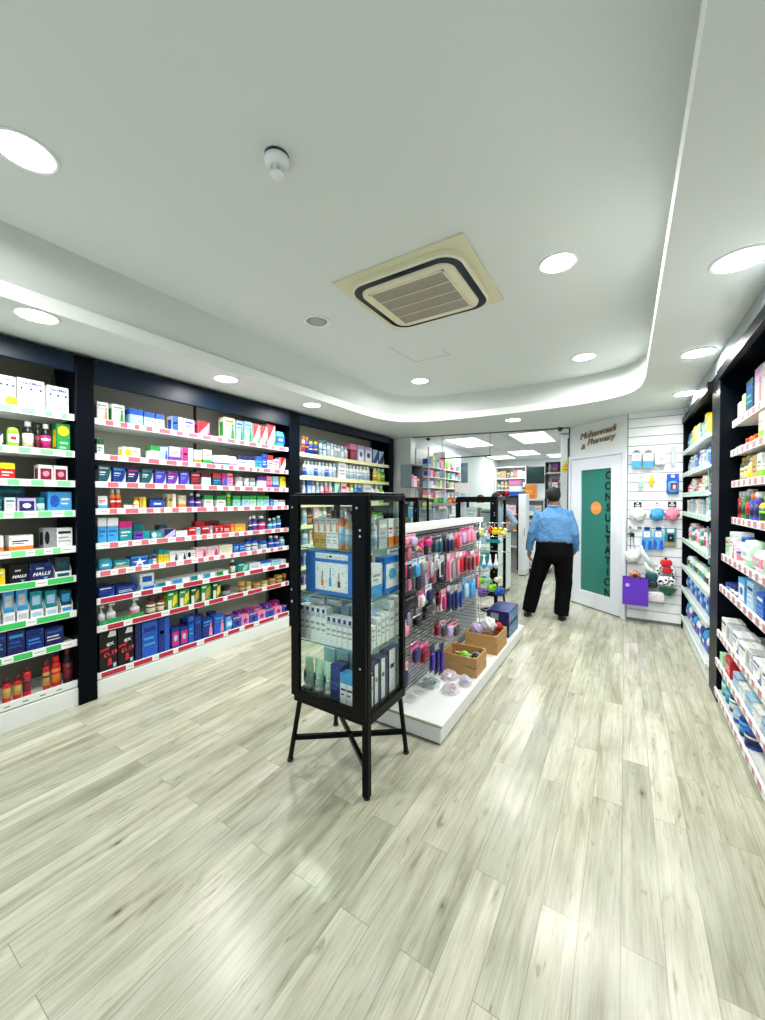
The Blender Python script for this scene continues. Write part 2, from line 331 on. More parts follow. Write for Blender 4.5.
# ---------- the room
def node_floor():
    m=bpy.data.materials.new('pale_plank_floor'); m.use_nodes=True; nt=m.node_tree; b=nt.nodes['Principled BSDF']; L=nt.links.new
    tc=nt.nodes.new('ShaderNodeTexCoord'); mp=nt.nodes.new('ShaderNodeMapping'); mp.inputs['Rotation'].default_value=(0,0,pi/2)
    L(tc.outputs['Object'],mp.inputs['Vector'])
    br=nt.nodes.new('ShaderNodeTexBrick'); br.offset=.37; br.inputs['Scale'].default_value=1
    br.inputs['Brick Width'].default_value=1.1; br.inputs['Row Height'].default_value=.125; br.inputs['Mortar Size'].default_value=.0012; br.inputs['Mortar Smooth'].default_value=0
    br.inputs['Color1'].default_value=(0,0,0,1); br.inputs['Color2'].default_value=(1,1,1,1); br.inputs['Mortar'].default_value=(.5,.5,.5,1); br.inputs['Bias'].default_value=0
    L(mp.outputs[0],br.inputs['Vector'])
    sh=nt.nodes.new('ShaderNodeVectorMath'); sh.operation='MULTIPLY_ADD'; L(br.outputs['Color'],sh.inputs[0]); sh.inputs[1].default_value=(3.7,9.1,5.3)
    L(mp.outputs[0],sh.inputs[2])
    def noise(scale,det,dist,sx,sy,rough=.55):
        mm=nt.nodes.new('ShaderNodeMapping'); mm.inputs['Scale'].default_value=(sx,sy,1); L(sh.outputs[0],mm.inputs['Vector'])
        n=nt.nodes.new('ShaderNodeTexNoise'); n.inputs['Scale'].default_value=scale; n.inputs['Detail'].default_value=det; n.inputs['Distortion'].default_value=dist; n.inputs['Roughness'].default_value=rough
        L(mm.outputs[0],n.inputs['Vector']); return n.outputs['Fac']
    g1=noise(2.2,5,.5,.7,9,.6); g2=noise(14,7,.25,.35,11,.65); g3=noise(1.1,3,.5,1,2.0); g4=noise(5,5,1.6,.8,4,.6)
    def ramp(inp,stops):
        r=nt.nodes.new('ShaderNodeValToRGB'); L(inp,r.inputs[0]); e=r.color_ramp.elements
        e[0].position=stops[0][0]; e[0].color=(*lin(stops[0][1]),1); e[1].position=stops[-1][0]; e[1].color=(*lin(stops[-1][1]),1)
        for p,c in stops[1:-1]: x=e.new(p); x.color=(*lin(c),1)
        return r.outputs[0]
    c1=ramp(g1,[(.30,(178,176,156)),(.45,(202,201,184)),(.6,(217,216,202)),(.75,(228,228,217))])
    c2=ramp(g2,[(.3,(176,177,168)),(.46,(232,232,228)),(.62,(255,255,255))])
    c3=ramp(g3,[(.32,(206,210,200)),(.6,(255,255,255))])
    c4=ramp(br.outputs['Color'],[(0,(222,224,218)),(1,(255,255,252))])
    c5=ramp(g4,[(.28,(176,176,158)),(.40,(246,246,240)),(.6,(255,255,255))])
    def mul(a,c,f=1):
        x=nt.nodes.new('ShaderNodeMix'); x.data_type='RGBA'; x.blend_type='MULTIPLY'; x.inputs[0].default_value=f; L(a,x.inputs[6]); L(c,x.inputs[7]); return x.outputs[2]
    col=mul(mul(mul(mul(c1,c2,.5),c3,.75),c4,.8),c5,.75)
    v=nt.nodes.new('ShaderNodeTexVoronoi'); mk=nt.nodes.new('ShaderNodeMapping'); mk.inputs['Scale'].default_value=(1.4,3.4,1); L(sh.outputs[0],mk.inputs['Vector']); L(mk.outputs[0],v.inputs['Vector']); v.inputs['Scale'].default_value=1.5
    kr=ramp(v.outputs['Distance'],[(.0,(92,92,78)),(.022,(120,120,104)),(.04,(206,206,190)),(.11,(255,255,255))]); col=mul(col,kr,.85)
    mr=nt.nodes.new('ShaderNodeMix'); mr.data_type='RGBA'; L(br.outputs['Fac'],mr.inputs[0]); L(col,mr.inputs[6]); mr.inputs[7].default_value=(*lin((140,140,126)),1)
    L(mr.outputs[2],b.inputs['Base Color'])
    b.inputs['Roughness'].default_value=.23; b.inputs['Specular IOR Level'].default_value=.5
    bp=nt.nodes.new('ShaderNodeBump'); bp.inputs['Strength'].default_value=.12; bp.inputs['Distance'].default_value=.004; L(g2,bp.inputs['Height']); L(bp.outputs[0],b.inputs['Normal'])
    return m
FLOOR=node_floor()
struct(MB().box(-4.2,1.4,-1.2,12.0,-.06,0,FLOOR).build('floor'))
struct(MB().box(-4.0,-3.86,-1.2,5.83,0,2.6,PAINT).build('wall_left'))
struct(MB().box(1.05,1.2,-1.2,5.8,0,2.6,PAINT).build('wall_right'))
# nib wall and dispensary walls
struct(MB().box(-4.0,-3.1,5.83,5.95,0,2.72,PAINT).build('wall_nib'))
struct(MB().box(-3.22,-3.1,5.95,11.4,0,2.72,PAINT).build('wall_dispensary_left'))
struct(MB().box(-3.1,.9,11.3,11.42,0,2.72,PAINT).build('wall_dispensary_back'))
struct(MB().box(-.925,-.55,7.1,7.3,0,2.6,PAINT).build('wall_pillar'))
struct(MB().box(.02,1.2,5.70,5.78,0,2.57,mat('slatwall groove',(120,126,130),rough=.5)).build('wall_back'))
# ceiling: soffit with a raised tray
SOF=2.57; TOP=2.90
pairs=[((-2.78,-.6),(-2.65,-.6)),((-2.78,3.4),(-2.66,3.35)),((-2.775,4.0),(-2.67,4.0)),((-2.73,4.35),(-2.62,4.35)),((-2.60,4.60),(-2.47,4.62)),((-2.36,4.75),(-2.24,4.77)),
 ((-1.97,4.83),(-1.92,4.86)),((-1.33,4.88),(-1.33,4.94)),((-.65,4.86),(-.62,4.94)),((-.24,4.77),(-.22,4.88)),((.0,4.62),(.03,4.74)),((.10,4.42),(.15,4.5)),((.14,4.1),(.2,4.15)),((.143,3.6),(.2,3.6)),((.14,-.6),(.2,-.6))]
def smooth_pairs(ps,n=6):
    out=[]
    for i in range(len(ps)-1):
        if i in(0,len(ps)-2): out.append(ps[i]); continue
        p=[ps[max(i-1,0)],ps[i],ps[i+1],ps[min(i+2,len(ps)-1)]]
        for k in range(n):
            t=k/n; q=[]
            for r in (0,1):
                pt=[]
                for c in (0,1):
                    a,b_,c_,d=[p[j][r][c] for j in range(4)]
                    pt.append(.5*((2*b_)+(-a+c_)*t+(2*a-5*b_+4*c_-d)*t*t+(-a+3*b_-3*c_+d)*t**3))
                q.append(tuple(pt))
            out.append(tuple(q))
    out.append(ps[-1]); return out
SP=smooth_pairs(pairs)
outer=[(-4.0,-1.2),(1.2,-1.2),(1.2,5.74),(.02,5.74),(-.70,6.33),(-3.1,5.90),(-4.0,5.90)]
low=[Vector((x,y,SOF)) for (x,y),_ in SP]; up=[Vector((x,y,TOP)) for _,(x,y) in SP]
o3=[Vector((x,y,SOF)) for x,y in outer]
tri=tessellate_polygon([o3,low]); allv=o3+low
mb=MB(); mb.add(allv,[tuple(t) for t in tri],CEIL)
mb.add([v+Vector((0,0,.5)) for v in o3],[tuple(range(len(o3)))],CEIL)
n=len(low); lipt=[Vector((v.x,v.y,SOF+.085)) for v in low]; 
# recess starts a little behind the lip
cx=Vector((-1.3,2.0,0))
rec=[Vector((v.x+(.03 if v.x>-1.3 else -.02)*(1 if abs(v.y)<4.5 else .3),v.y+(.03 if v.y>4.2 else 0),SOF+.085)) for v in low]
def strip(a,b_,m,s=True): mb.add(a+b_,[(i,(i+1)%n,n+(i+1)%n,n+i) for i in range(n)],m,s)
strip(low,lipt,CEILLIP); strip(lipt,rec,CEIL,False); strip(rec,up,CEIL); mb.add(up,[tuple(range(n))],CEIL)
ceil=struct(mb.build('ceiling'))
# dispensary ceiling with tile grid lines
def tile_mat():
    m=bpy.data.materials.new('ceiling_tiles'); m.use_nodes=True; nt=m.node_tree; b=nt.nodes['Principled BSDF']
    tc=nt.nodes.new('ShaderNodeTexCoord'); br=nt.nodes.new('ShaderNodeTexBrick'); br.offset=0
    br.inputs['Scale'].default_value=1; br.inputs['Brick Width'].default_value=.6; br.inputs['Row Height'].default_value=1.2; br.inputs['Mortar Size'].default_value=.008
    for k in('Color1','Color2'): br.inputs[k].default_value=(*lin((216,220,214)),1)
    br.inputs['Mortar'].default_value=(*lin((170,174,172)),1)
    nt.links.new(tc.outputs['Object'],br.inputs['Vector']); nt.links.new(br.outputs['Color'],b.inputs['Base Color']); b.inputs['Roughness'].default_value=.8; return m
mb=MB(); z=2.62
mb.prism([(-3.2,5.92,z),(-.70,6.35,z),(-.5,7.2,z),(-.5,11.4,z),(-3.2,11.4,z)],2,.08,tile_mat()); struct(mb.build('ceiling_dispensary'))
mb=MB(); mb.prism([(-3.1,5.83,SOF-.012),(-.70,6.27,SOF-.012),(-.70,6.33,SOF-.012),(-3.1,5.89,SOF-.012)],2,.07,mat('dark track',(70,72,74),rough=.4)); struct(mb.build('trim_1'))
struct(MB().box(-3.1,-3.085,5.80,5.95,0,2.57,WHITE).build('trim_2'))
# slat wall boards
mb=MB(); z=.04
while z<2.56:
    z1=min(z+.104,2.568); mb.box(.03,1.05,5.685,5.70,z,z1,mat('white slat board',(238,242,244),rough=.3)); z+=.112
struct(mb.build('trim_slat_boards'))
# chamfered consultation wall, local frame along the wall
A=Vector((-.70,6.33,0)); B=Vector((.02,5.70,0)); WL=(B-A).length; ang=math.atan2((B-A).y,(B-A).x)
def wallobj(mb,name,parent=None,bevel=0):
    return mb.build(name,parent,A if parent is None else (0,0,0),ang if parent is None else 0,bevel)
DZ=2.14
mb=MB(); mb.box(0,WL,.0,.1,DZ,2.57,PAINT); struct(wallobj(mb,'wall_consultation'))
struct(wallobj(MB().box(-.012,.0,-.01,.1,0,2.57,mat('dark grey trim',(52,54,58),rough=.4)),'trim_3'))
dr=empty('door_1',A,ang); dr['kind']='structure'
UPVC=mat('white upvc',(232,238,246),rough=.25)
mb=MB(); mb.box(0,.035,-.02,.1,0,DZ,UPVC); mb.box(WL-.06,WL,-.02,.1,0,DZ,UPVC); mb.box(.035,WL-.06,-.02,.1,DZ-.05,DZ,UPVC); mb.build('door_frame',dr,bevel=.003)
x0,x1=.045,WL-.07
gx0,gx1,gz0,gz1=.225,WL-.225,.22,1.92
mb=MB(); mb.box(x0,gx0,-.012,.04,.012,DZ-.062,UPVC); mb.box(gx1,x1,-.012,.04,.012,DZ-.062,UPVC); mb.box(gx0,gx1,-.012,.04,.012,gz0,UPVC); mb.box(gx0,gx1,-.012,.04,gz1,DZ-.062,UPVC)
mb.build('door_leaf',dr,bevel=.003)
MB().box(x0,x1,.0,.03,.002,.012,BLACKMETAL).build('door_seal',dr)
MB().box(gx0,gx1,.008,.02,gz0,gz1,mat('frosted green glass',(50,126,114),rough=.22)).build('glass_panel',dr)
mb=MB(); mb.box(.085,.125,-.035,-.012,1.09,1.24,STEEL); mb.box(.09,.11,-.06,-.035,1.15,1.17,STEEL); mb.box(.09,.2,-.065,-.05,1.145,1.175,mat('handle steel',(120,134,146),rough=.35,metal=.4)); mb.build('door_handle',dr,bevel=.003)
mb=MB(); c=(.5*(gx0+gx1)+.0,1.39); mb.prism([(c[0]+.088*cos(2*pi*i/32),.005,c[1]+.088*sin(2*pi*i/32)) for i in range(32)],1,.003,mat('orange sticker',(238,150,60),rough=.4)); st=mb.build('round_sticker',dr)
for k,(t,s) in enumerate([('CONSULTATION',.019),('IN PROGRESS',.019)]): text_mesh('lettering',t,s,'white',st,(c[0],.0035,c[1]+.012-.026*k),(pi/2,0,0),extrude=.0004)
for i,ch in enumerate('CONSULTATION'):
    text_mesh('letter',ch,.14,mat('dark letter vinyl',(10,30,34),rough=.4),dr,(gx1-.055,.006,1.822-i*.1415),(pi/2,0,0),extrude=.001,bold=.0055)
# wooden script sign over the door
sg=empty('wall_sign',A,ang,'wooden script sign over the consultation door','sign')
GOLD=mat('gold brown wood',(146,124,84),rough=.5)
text_mesh('lettering','Mohammadi',.13,GOLD,sg,(WL*.52,-.012,2.415),(pi/2,radians(-4),0),shear=.35,extrude=.008,bold=-.002,space=.9)
text_mesh('lettering','Pharmacy',.125,GOLD,sg,(WL*.58,-.012,2.315),(pi/2,radians(-4),0),shear=.35,extrude=.008,bold=-.002,space=.9)
text_mesh('lettering','&',.1,GOLD,sg,(WL*.27,-.012,2.25),(pi/2,radians(-3),0),shear=.35,extrude=.008,bold=.0012)
# grey bulkhead panel over the right shelving
struct(MB().box(.578,1.05,-1.2,5.685,2.45,2.568,mat('grey bulkhead',(150,162,168),rough=.14)).build('trim_bulkhead'))

# ---------- ceiling fixtures
EMW=mat('lit diffuser',(255,255,255),emit=9,rough=.5)
def downlight(x,y,z,label,power,r=.098,bulk=None,col=(1,.985,.955)):
    t=empty('ceiling_downlight',(x,y,z),0,label,'ceiling light','round downlights')
    mb=MB(); mb.lathe([(r+.012,0),(r+.010,-.006),(r-.004,-.004),(r-.004,.0)],WHITE,n=28); mb.build('trim_ring',t)
    mb=MB(); mb.lathe([(r-.004,-.0015),(r-.006,-.003)],EMW,n=28); mb.build('diffuser',t)
    l=bpy.data.lights.new('downlight','AREA'); l.shape='DISK'; l.size=r*1.8; l.energy=power; l.color=col; l.spread=radians(170)
    o=bpy.data.objects.new('downlight_lamp',l); COL.objects.link(o); o.parent=t; o.location=(0,0,-.012)
PW=17
for x,y,l in [(-2.054,.563,'round downlight in raised ceiling at upper left corner of the photo'),(-.347,2.496,'round downlight in raised ceiling right of the air conditioner'),
  (-.351,4.26,'round downlight in raised ceiling near its right far corner'),(-2.053,4.087,'round downlight in raised ceiling near its left far corner')]: downlight(x,y,TOP,l,PW)
for x,y,l in [(-2.903,.838,'leftmost downlight in the lowered edge above green-ticketed shelves'),(-2.995,2.158,'second downlight over left shelving, above the red-ticketed bay'),
  (-2.992,3.261,'third downlight over left shelving, above the yellow-edged bay'),(.425,2.316,'nearest downlight in lowered edge over right shelving'),
  (.441,3.61,'second downlight in lowered edge over right shelving'),(.51,4.91,'farthest downlight in lowered edge over right shelving'),(-1.276,5.303,'downlight in lowered ceiling before the dispensary opening')]: downlight(x,y,SOF,l,PW*.62)
def cyl(name,prof,m,loc,label,cat,n=28): o=MB().lathe(prof,m,n=n).build(name,None,loc); return tag(o,label,cat)
t=empty('ceiling_speaker',(-2.05,2.294,TOP),0,'round flush speaker grille in raised ceiling left of air conditioner','speaker')
MB().lathe([(.105,0),(.1,-.008),(.08,-.008),(.08,0)],WHITE,n=28).build('rim',t)
MB().lathe([(.08,-.002),(.04,-.006),(.0,-.007)],mat('grey mesh',(168,172,170),rough=.6),n=28).build('grille',t)
t=empty('smoke_detector',(-1.21,1.115,TOP),0,'white smoke detector with dark ring on raised ceiling','smoke detector')
MB().lathe([(.056,0),(.056,-.004)],WHITE,n=28).build('mount',t)
MB().lathe([(.05,-.004),(.05,-.018)],mat('dark teal ring',(20,50,60),rough=.3),n=28).build('ring',t)
MB().lathe([(.052,-.018),(.05,-.035),(.036,-.045),(.034,-.05)],WHITE,n=28).build('body',t)
mb=MB()
for i in range(6): a=2*pi*i/6; mb.box(.026*cos(a)-.004,.026*cos(a)+.004,.026*sin(a)-.004,.026*sin(a)+.004,-.075,-.05,WHITE)
mb.build('cage',t); MB().lathe([(.03,-.075),(.026,-.082),(0,-.083)],WHITE,n=20).build('sensor_cap',t)
# cassette air conditioner
t=empty('air_conditioner',(-1.165,2.34,TOP),0,'cream square cassette air conditioner set in the raised ceiling','air conditioner')
CRM=mat('aged cream plastic',(226,222,192),rough=.4)
MB().box(-.44,.44,-.40,.40,-.012,0,mat('cream plate',(214,212,180),rough=.5)).build('mounting_plate',t)
def rrect(w,h,r,z,n=8):
    pts=[]
    for cx_,cy_,a0 in((w/2-r,h/2-r,0),(-w/2+r,h/2-r,pi/2),(-w/2+r,-h/2+r,pi),(w/2-r,-h/2+r,1.5*pi)):
        for k in range(n+1): a=a0+pi/2*k/n; pts.append((cx_+r*cos(a),cy_+r*sin(a),z))
    return pts
def ringwall(mb,a,b_,m):
    n=len(a); mb.add(a+b_,[(i,(i+1)%n,n+(i+1)%n,n+i) for i in range(n)],m,True)
mb=MB(); a=rrect(.76,.70,.13,-.012); b_=rrect(.76,.70,.13,-.04); c_=rrect(.745,.685,.125,-.048); ringwall(mb,a,b_,CRM); ringwall(mb,b_,c_,CRM); mb.poly(c_,CRM); mb.build('housing',t)
mb=MB(); a=rrect(.735,.675,.12,-.0485); b_=rrect(.64,.58,.085,-.0485); ringwall(mb,a,b_,mat('dark louvre',(10,22,40),rough=.25)); mb.build('air_outlet',t)
mb=MB(); a=rrect(.64,.58,.085,-.0485); b_=rrect(.63,.57,.08,-.062); ringwall(mb,a,b_,CRM); mb.poly(b_,CRM); mb.build('panel',t)
def grille_mat():
    m=bpy.data.materials.new('intake_mesh'); m.use_nodes=True; nt=m.node_tree; b=nt.nodes['Principled BSDF']
    tc=nt.nodes.new('ShaderNodeTexCoord'); br=nt.nodes.new('ShaderNodeTexBrick'); br.offset=0; br.inputs['Scale'].default_value=1
    br.inputs['Brick Width'].default_value=.011; br.inputs['Row Height'].default_value=.011; br.inputs['Mortar Size'].default_value=.0028
    for k in('Color1','Color2'): br.inputs[k].default_value=(*lin((66,58,54)),1)
    br.inputs['Mortar'].default_value=(*lin((170,162,146)),1)
    nt.links.new(tc.outputs['Object'],br.inputs['Vector']); nt.links.new(br.outputs['Color'],b.inputs['Base Color']); return m
mb=MB(); mb.box(-.25,.25,-.235,.235,-.066,-.062,grille_mat()); g=mb.build('intake_grille',t)
mb=MB()
for y in(-.118,0,.118): mb.box(-.25,.25,y-.002,y+.002,-.069,-.066,CRM)
mb.box(-.262,-.25,-.247,.247,-.067,-.062,CRM); mb.box(.25,.262,-.247,.247,-.067,-.062,CRM); mb.box(-.262,.262,-.247,-.235,-.067,-.062,CRM); mb.box(-.262,.262,.235,.247,-.067,-.062,CRM)
mb.build('grille_bars',g)
mb=MB()
for a,b2 in(((-1.84,3.05),(-1.8,3.5)),((-1.8,3.5),(-1.44,3.5)),((-1.44,3.5),(-1.46,3.38))): mb.bar((*a,TOP-.0005),(*b2,TOP-.0005),.004,.001,mat('seam',(120,124,120)))
tag(mb.build('access_hatch'),'faint outline of access hatch in ceiling beyond air conditioner','ceiling hatch')
# panel lights in the dispensary
for i,(x,y,ly,l) in enumerate([(-2.55,7.25,1.25,'left nearer rectangular panel light in the dispensary ceiling'),(-1.4,7.3,1.3,'right nearer rectangular panel light in the dispensary ceiling'),(-2.02,9.5,1.0,'middle rectangular panel light farther back in the dispensary'),(-1.35,10.5,.8,'rearmost right panel light near dispensary back shelves'),(-2.75,10.2,.8,'rearmost left panel light near dispensary back shelves')]):
    t=empty('panel_light',(x,y,2.62),0,l,'ceiling light','dispensary panel lights')
    mb=MB(); w=.3; L=ly/2
    mb.box(-w,w,-L,-L+.02,-.012,0,WHITE); mb.box(-w,w,L-.02,L,-.012,0,WHITE); mb.box(-w,-w+.02,-L,L,-.012,0,WHITE); mb.box(w-.02,w,-L,L,-.012,0,WHITE); mb.build('frame',t)
    MB().box(-w+.02,w-.02,-L+.02,L-.02,-.008,0,mat('panel diffuser',(255,255,255),emit=1.6,rough=.5)).build('diffuser',t)
    l=bpy.data.lights.new('panel','AREA'); l.shape='RECTANGLE'; l.size=.56; l.size_y=ly-.05; l.energy=11 if i<2 else 8; l.color=(.95,.98,1)
    o=bpy.data.objects.new('panel_lamp',l); COL.objects.link(o); o.parent=t; o.location=(0,0,-.02)
t=empty('security_camera',(-.80,6.1,2.57),0,'small dark dome security camera by right end of opening','security camera')
MB().lathe([(.04,.0),(.04,-.02)],WHITE,n=20).build('base',t); MB().lathe([(.036,-.02),(.036,-.05),(.02,-.075),(0,-.08)],'dark grey',n=20).build('dome',t)

# ---------- camera, world
cam=bpy.data.cameras.new('camera'); cam.sensor_fit='HORIZONTAL'; cam.sensor_width=36; cam.lens=36*FPX/765; cam.clip_start=.02; cam.shift_y=-(510-CYP)/765
co=bpy.data.objects.new('camera',cam); COL.objects.link(co); co.location=(0,0,EYE); co.rotation_euler=(pi/2-PIT,0,YAW); scene.camera=co
w=bpy.data.worlds.new('world'); scene.world=w; w.use_nodes=True; bg=w.node_tree.nodes['Background']; bg.inputs[0].default_value=(.82,.92,1,1); bg.inputs[1].default_value=.7
scene.view_settings.view_transform='Standard'; scene.view_settings.look='None'; scene.view_settings.gamma=1; scene.view_settings.use_curve_mapping=False
scene.view_settings.exposure=.52
# ---------- shelving bays
UPR=mat('slotted upright',(120,128,132),rough=.35,metal=.5)
BACKP=mat('shelf back panel',(206,206,188),rough=.55)
def shelving(name_label,cat,X,face,y0,y1,zs,colA,colB,coltag,head,ztop,back=BACKP,left_col=None,right_col=None,rnd=1,seg=(.05,.16),deep=.36,lipcol=None,plinth=True,colw=.12,mid=True,lastplain=False,prot=.015,plin=.015,Xs=None,colA2=None,seg2=None,split=6):
    """X = plane of the shelf fronts; zs = shelf surface heights from the top; built from wall side to X"""
    root=empty('shelving_unit',(X,(y0+y1)/2,0),0,name_label,cat)
    def T(mb,name,parent=root,bevel=0,**k):
        o=mb.build(name,parent,(0,0,0),0,bevel)
        # vertices are given in world space: shift into the parent's frame
        off=Vector((XB,(y0+y1)/2,0))
        for v in o.data.vertices: v.co-=off
        return o
    f=face; XB=X
    def bx(mb,a,b,*r): mb.box(min(a,b),max(a,b),*r)
    xb=X-f*deep
    mb=MB(); bx(mb,xb,xb-f*.02,y0,y1,.0,ztop,back); T(mb,'back_panel')
    if mid:
        mb=MB(); ym=mid if mid is not True else (y0+y1)/2
        bx(mb,xb,xb+f*.012,ym-.012,ym+.012,.1,ztop-.02,'dark grey'); T(mb,'upright')
    for yy in (y0+.015,y1-.015):
        mb=MB(); bx(mb,xb,xb+f*.03,yy-.012,yy+.012,.1,ztop-.1,UPR); T(mb,'upright')
    if plinth:
        mb=MB(); bx(mb,X-f*.33,X+f*plin,y0,y1,.0,zs[-1]-.04,SHELFW); T(mb,'plinth',bevel=.003)
    X0=X
    for z in zs:
        X=Xs[zs.index(z)] if Xs else X0
        mb=MB(); bx(mb,xb+f*.012,X-f*.001,y0+.004,y1-.004,z-.022,z,SHELFW); 
        sh=T(mb,'shelf',bevel=.002)
        mb=MB(); bx(mb,X,X+f*.012,y0+.004,y1-.004,z-.03,z+.017,SHELFW)
        rng=random.Random(int(z*1000)+int(X*10)+int(y0*100)); y=y0+.03; on_=rng.random()<.5
        i=zs.index(z); late=i>=split; A_=colA if late or not colA2 else colA2; sg_=seg2 if late and seg2 else seg
        if not(lastplain and z==zs[-1]):
            while y<y1-.03:
                L=rng.uniform(*sg_) if on_ else rng.uniform(.045,.075); e=min(y+L,y1-.02)
                c=A_ if on_ else colB
                xx=X+f*.0125
                mb.poly([(xx,y,z-.025),(xx,e,z-.025),(xx,e,z+.012),(xx,y,z+.012)],c)
                if not on_:
                    # printed price line on the white ticket
                    mb.poly([(xx+f*.0004,y+.01,z-.008),(xx+f*.0004,e-.008,z-.008),(xx+f*.0004,e-.008,z-.003),(xx+f*.0004,y+.01,z-.003)],coltag)
                y=e; on_=not on_
        else:
            while y<y1-.1:
                xx=X+f*.0125; mb.poly([(xx,y,z-.012),(xx,y+.03,z-.012),(xx,y+.03,z-.006),(xx,y,z-.006)],'dark grey'); y+=.09
        o=mb.build('price_strip',sh)
        off=Vector((X0,(y0+y1)/2,0))
        for v in o.data.vertices: v.co-=off
    X=X0
    if head:
        mb=MB(); bx(mb,X-f*.02,X+f*.02,y0,y1,head,ztop,HEADER if f>0 else BLACK); T(mb,'header_panel',bevel=.004)
        mb=MB(); bx(mb,xb,X-f*.02,y0,y1,ztop-.03,ztop-.01,BLACK); T(mb,'top_panel')
    for cc,yy in ((left_col,y0),(right_col,y1)):
        if cc:
            mb=MB(); a,b=(yy-cc,yy) if yy==y0 else (yy,yy+cc)
            bx(mb,xb-f*.02,X+f*prot,a,b,0,ztop,BLACK); T(mb,'side_panel',bevel=.004)
    return root
GA=mat('ticket green',(60,200,96),rough=.5); GA2=mat('ticket pale green',(130,232,150),rough=.5)
RD=mat('ticket crimson',(190,36,66),rough=.5); RD2=mat('ticket rose',(222,110,128),rough=.5)
TW=mat('ticket white',(244,246,242),rough=.5)
XL=-3.38
def zt(px,py): return round(on(px,py,0,XL).z+.004,3)
ZA=[zt(73.5,y) for y in (417.5,454,483.5,513,548.5,578,613,642.5,683.5)]
ZB=[zt(97,y) for y in (421,456.3,484,511.3,545.8,573.9,601.5,629.4,676.3)]
ZC=[zt(303,y) for y in (454.5,477.6)]+[1.44,1.17,.92,.66,.42,.19]
shelving('black-framed wall bay at left edge with green and white shelf tickets','shelving',XL,1,-.15,1.178,ZA,GA,TW,'grey',2.42,2.545,right_col=.115,mid=None,prot=.03,colA2=GA2,seg=(.03,.09),seg2=(.08,.2),split=5,back=mat('dark bay back',(120,122,104),rough=.6),lastplain=True)
shelving('wide black-framed wall bay with red and white shelf tickets','shelving',XL,1,1.295,3.265,ZB,RD,TW,'grey',2.37,2.545,mid=2.323,right_col=.17,prot=.03,colA2=RD2,seg=(.03,.10),seg2=(.09,.24),split=6)
shelving('black-framed wall bay with pale yellow shelf edges, behind the near glass cabinet','shelving',XL,1,3.44,5.55,ZC,mat('ticket pale yellow',(240,238,150),rough=.5),mat('ticket cream',(240,240,190),rough=.5),'cream',2.45,2.545,mid=None,right_col=.15,left_col=None)
# ceiling brackets on the left frame
for i,y in enumerate((1.42,3.25,)):
    t=empty('ceiling_bracket',(-3.45,y,2.545),0,['thin steel hanger fixing red-ticketed bay top to ceiling, nearer one','thin steel hanger fixing shelf tops to ceiling, farther one'][i],'bracket')
    MB().box(-.006,.006,-.1,-.088,0,.025,'dark grey').build('rod',t); MB().box(-.006,.006,.088,.1,0,.025,'dark grey').build('rod',t)
    MB().box(-.01,.01,-.11,.11,.0,.004,'grey').build('bracket_plate',t)
XR=.585
def ztr(px,py,X=XR): return round(on(px,py,0,X).z+.004,3)
ZRF=[2.04,1.79,1.565,1.355,1.05,.745,.49,.15]
ZRN=[2.05,1.84,1.62,1.36,1.09,.865,.53,.32,.10]
XRN=[.665,.657,.664,.667,.615,.606,.595,.587,.584]
ALLZ+=[ZA,ZB,ZC,ZRF,ZRN]
PK=mat('ticket dusty pink',(196,132,142),rough=.5); PG=mat('ticket pale mint',(176,222,200),rough=.5)
shelving('black-framed bay of right wall beyond the near one, mint shelf edges','shelving',XR-.01,-1,4.03,5.66,ZRF,PG,mat('ticket mint white',(214,236,224),rough=.5),'mint',2.38,2.45,right_col=.03,left_col=None,mid=None,prot=0.005,plin=-.012,back=mat('dark back r',(60,64,60),rough=.6),deep=.4)
shelving('nearest black-framed bay of right wall with pink and white shelf tickets','shelving',XR,-1,.3,3.72,ZRN,PK,TW,'grey',2.38,2.45,right_col=.305,left_col=None,mid=None,prot=0,plin=-.012,Xs=XRN,back=mat('dark back r',(60,64,60)),deep=.4,seg=(.04,.08))
# ---------- stock on the left wall (measured spans on the shelf front plane)
XI=XL-.03
def S(n,colour): return f'{ORD[n]} {colour} shelf down'
def rowA(i,items): shelf_row(items,ZA[i],XI,1,S(i+1,'green-ticketed'),f'products on {ORD[i+1]} shelf of the green-ticketed bay')
def rowB(i,items): shelf_row(items,ZB[i],XI,1,S(i+1,'red-ticketed'),f'products on {ORD[i+1]} shelf of the red-ticketed bay')
def rowC(i,items): shelf_row(items,ZC[i],XI,1,S(i+1,'yellow-edged'),f'products on {ORD[i+1]} shelf of the yellow-edged bay')
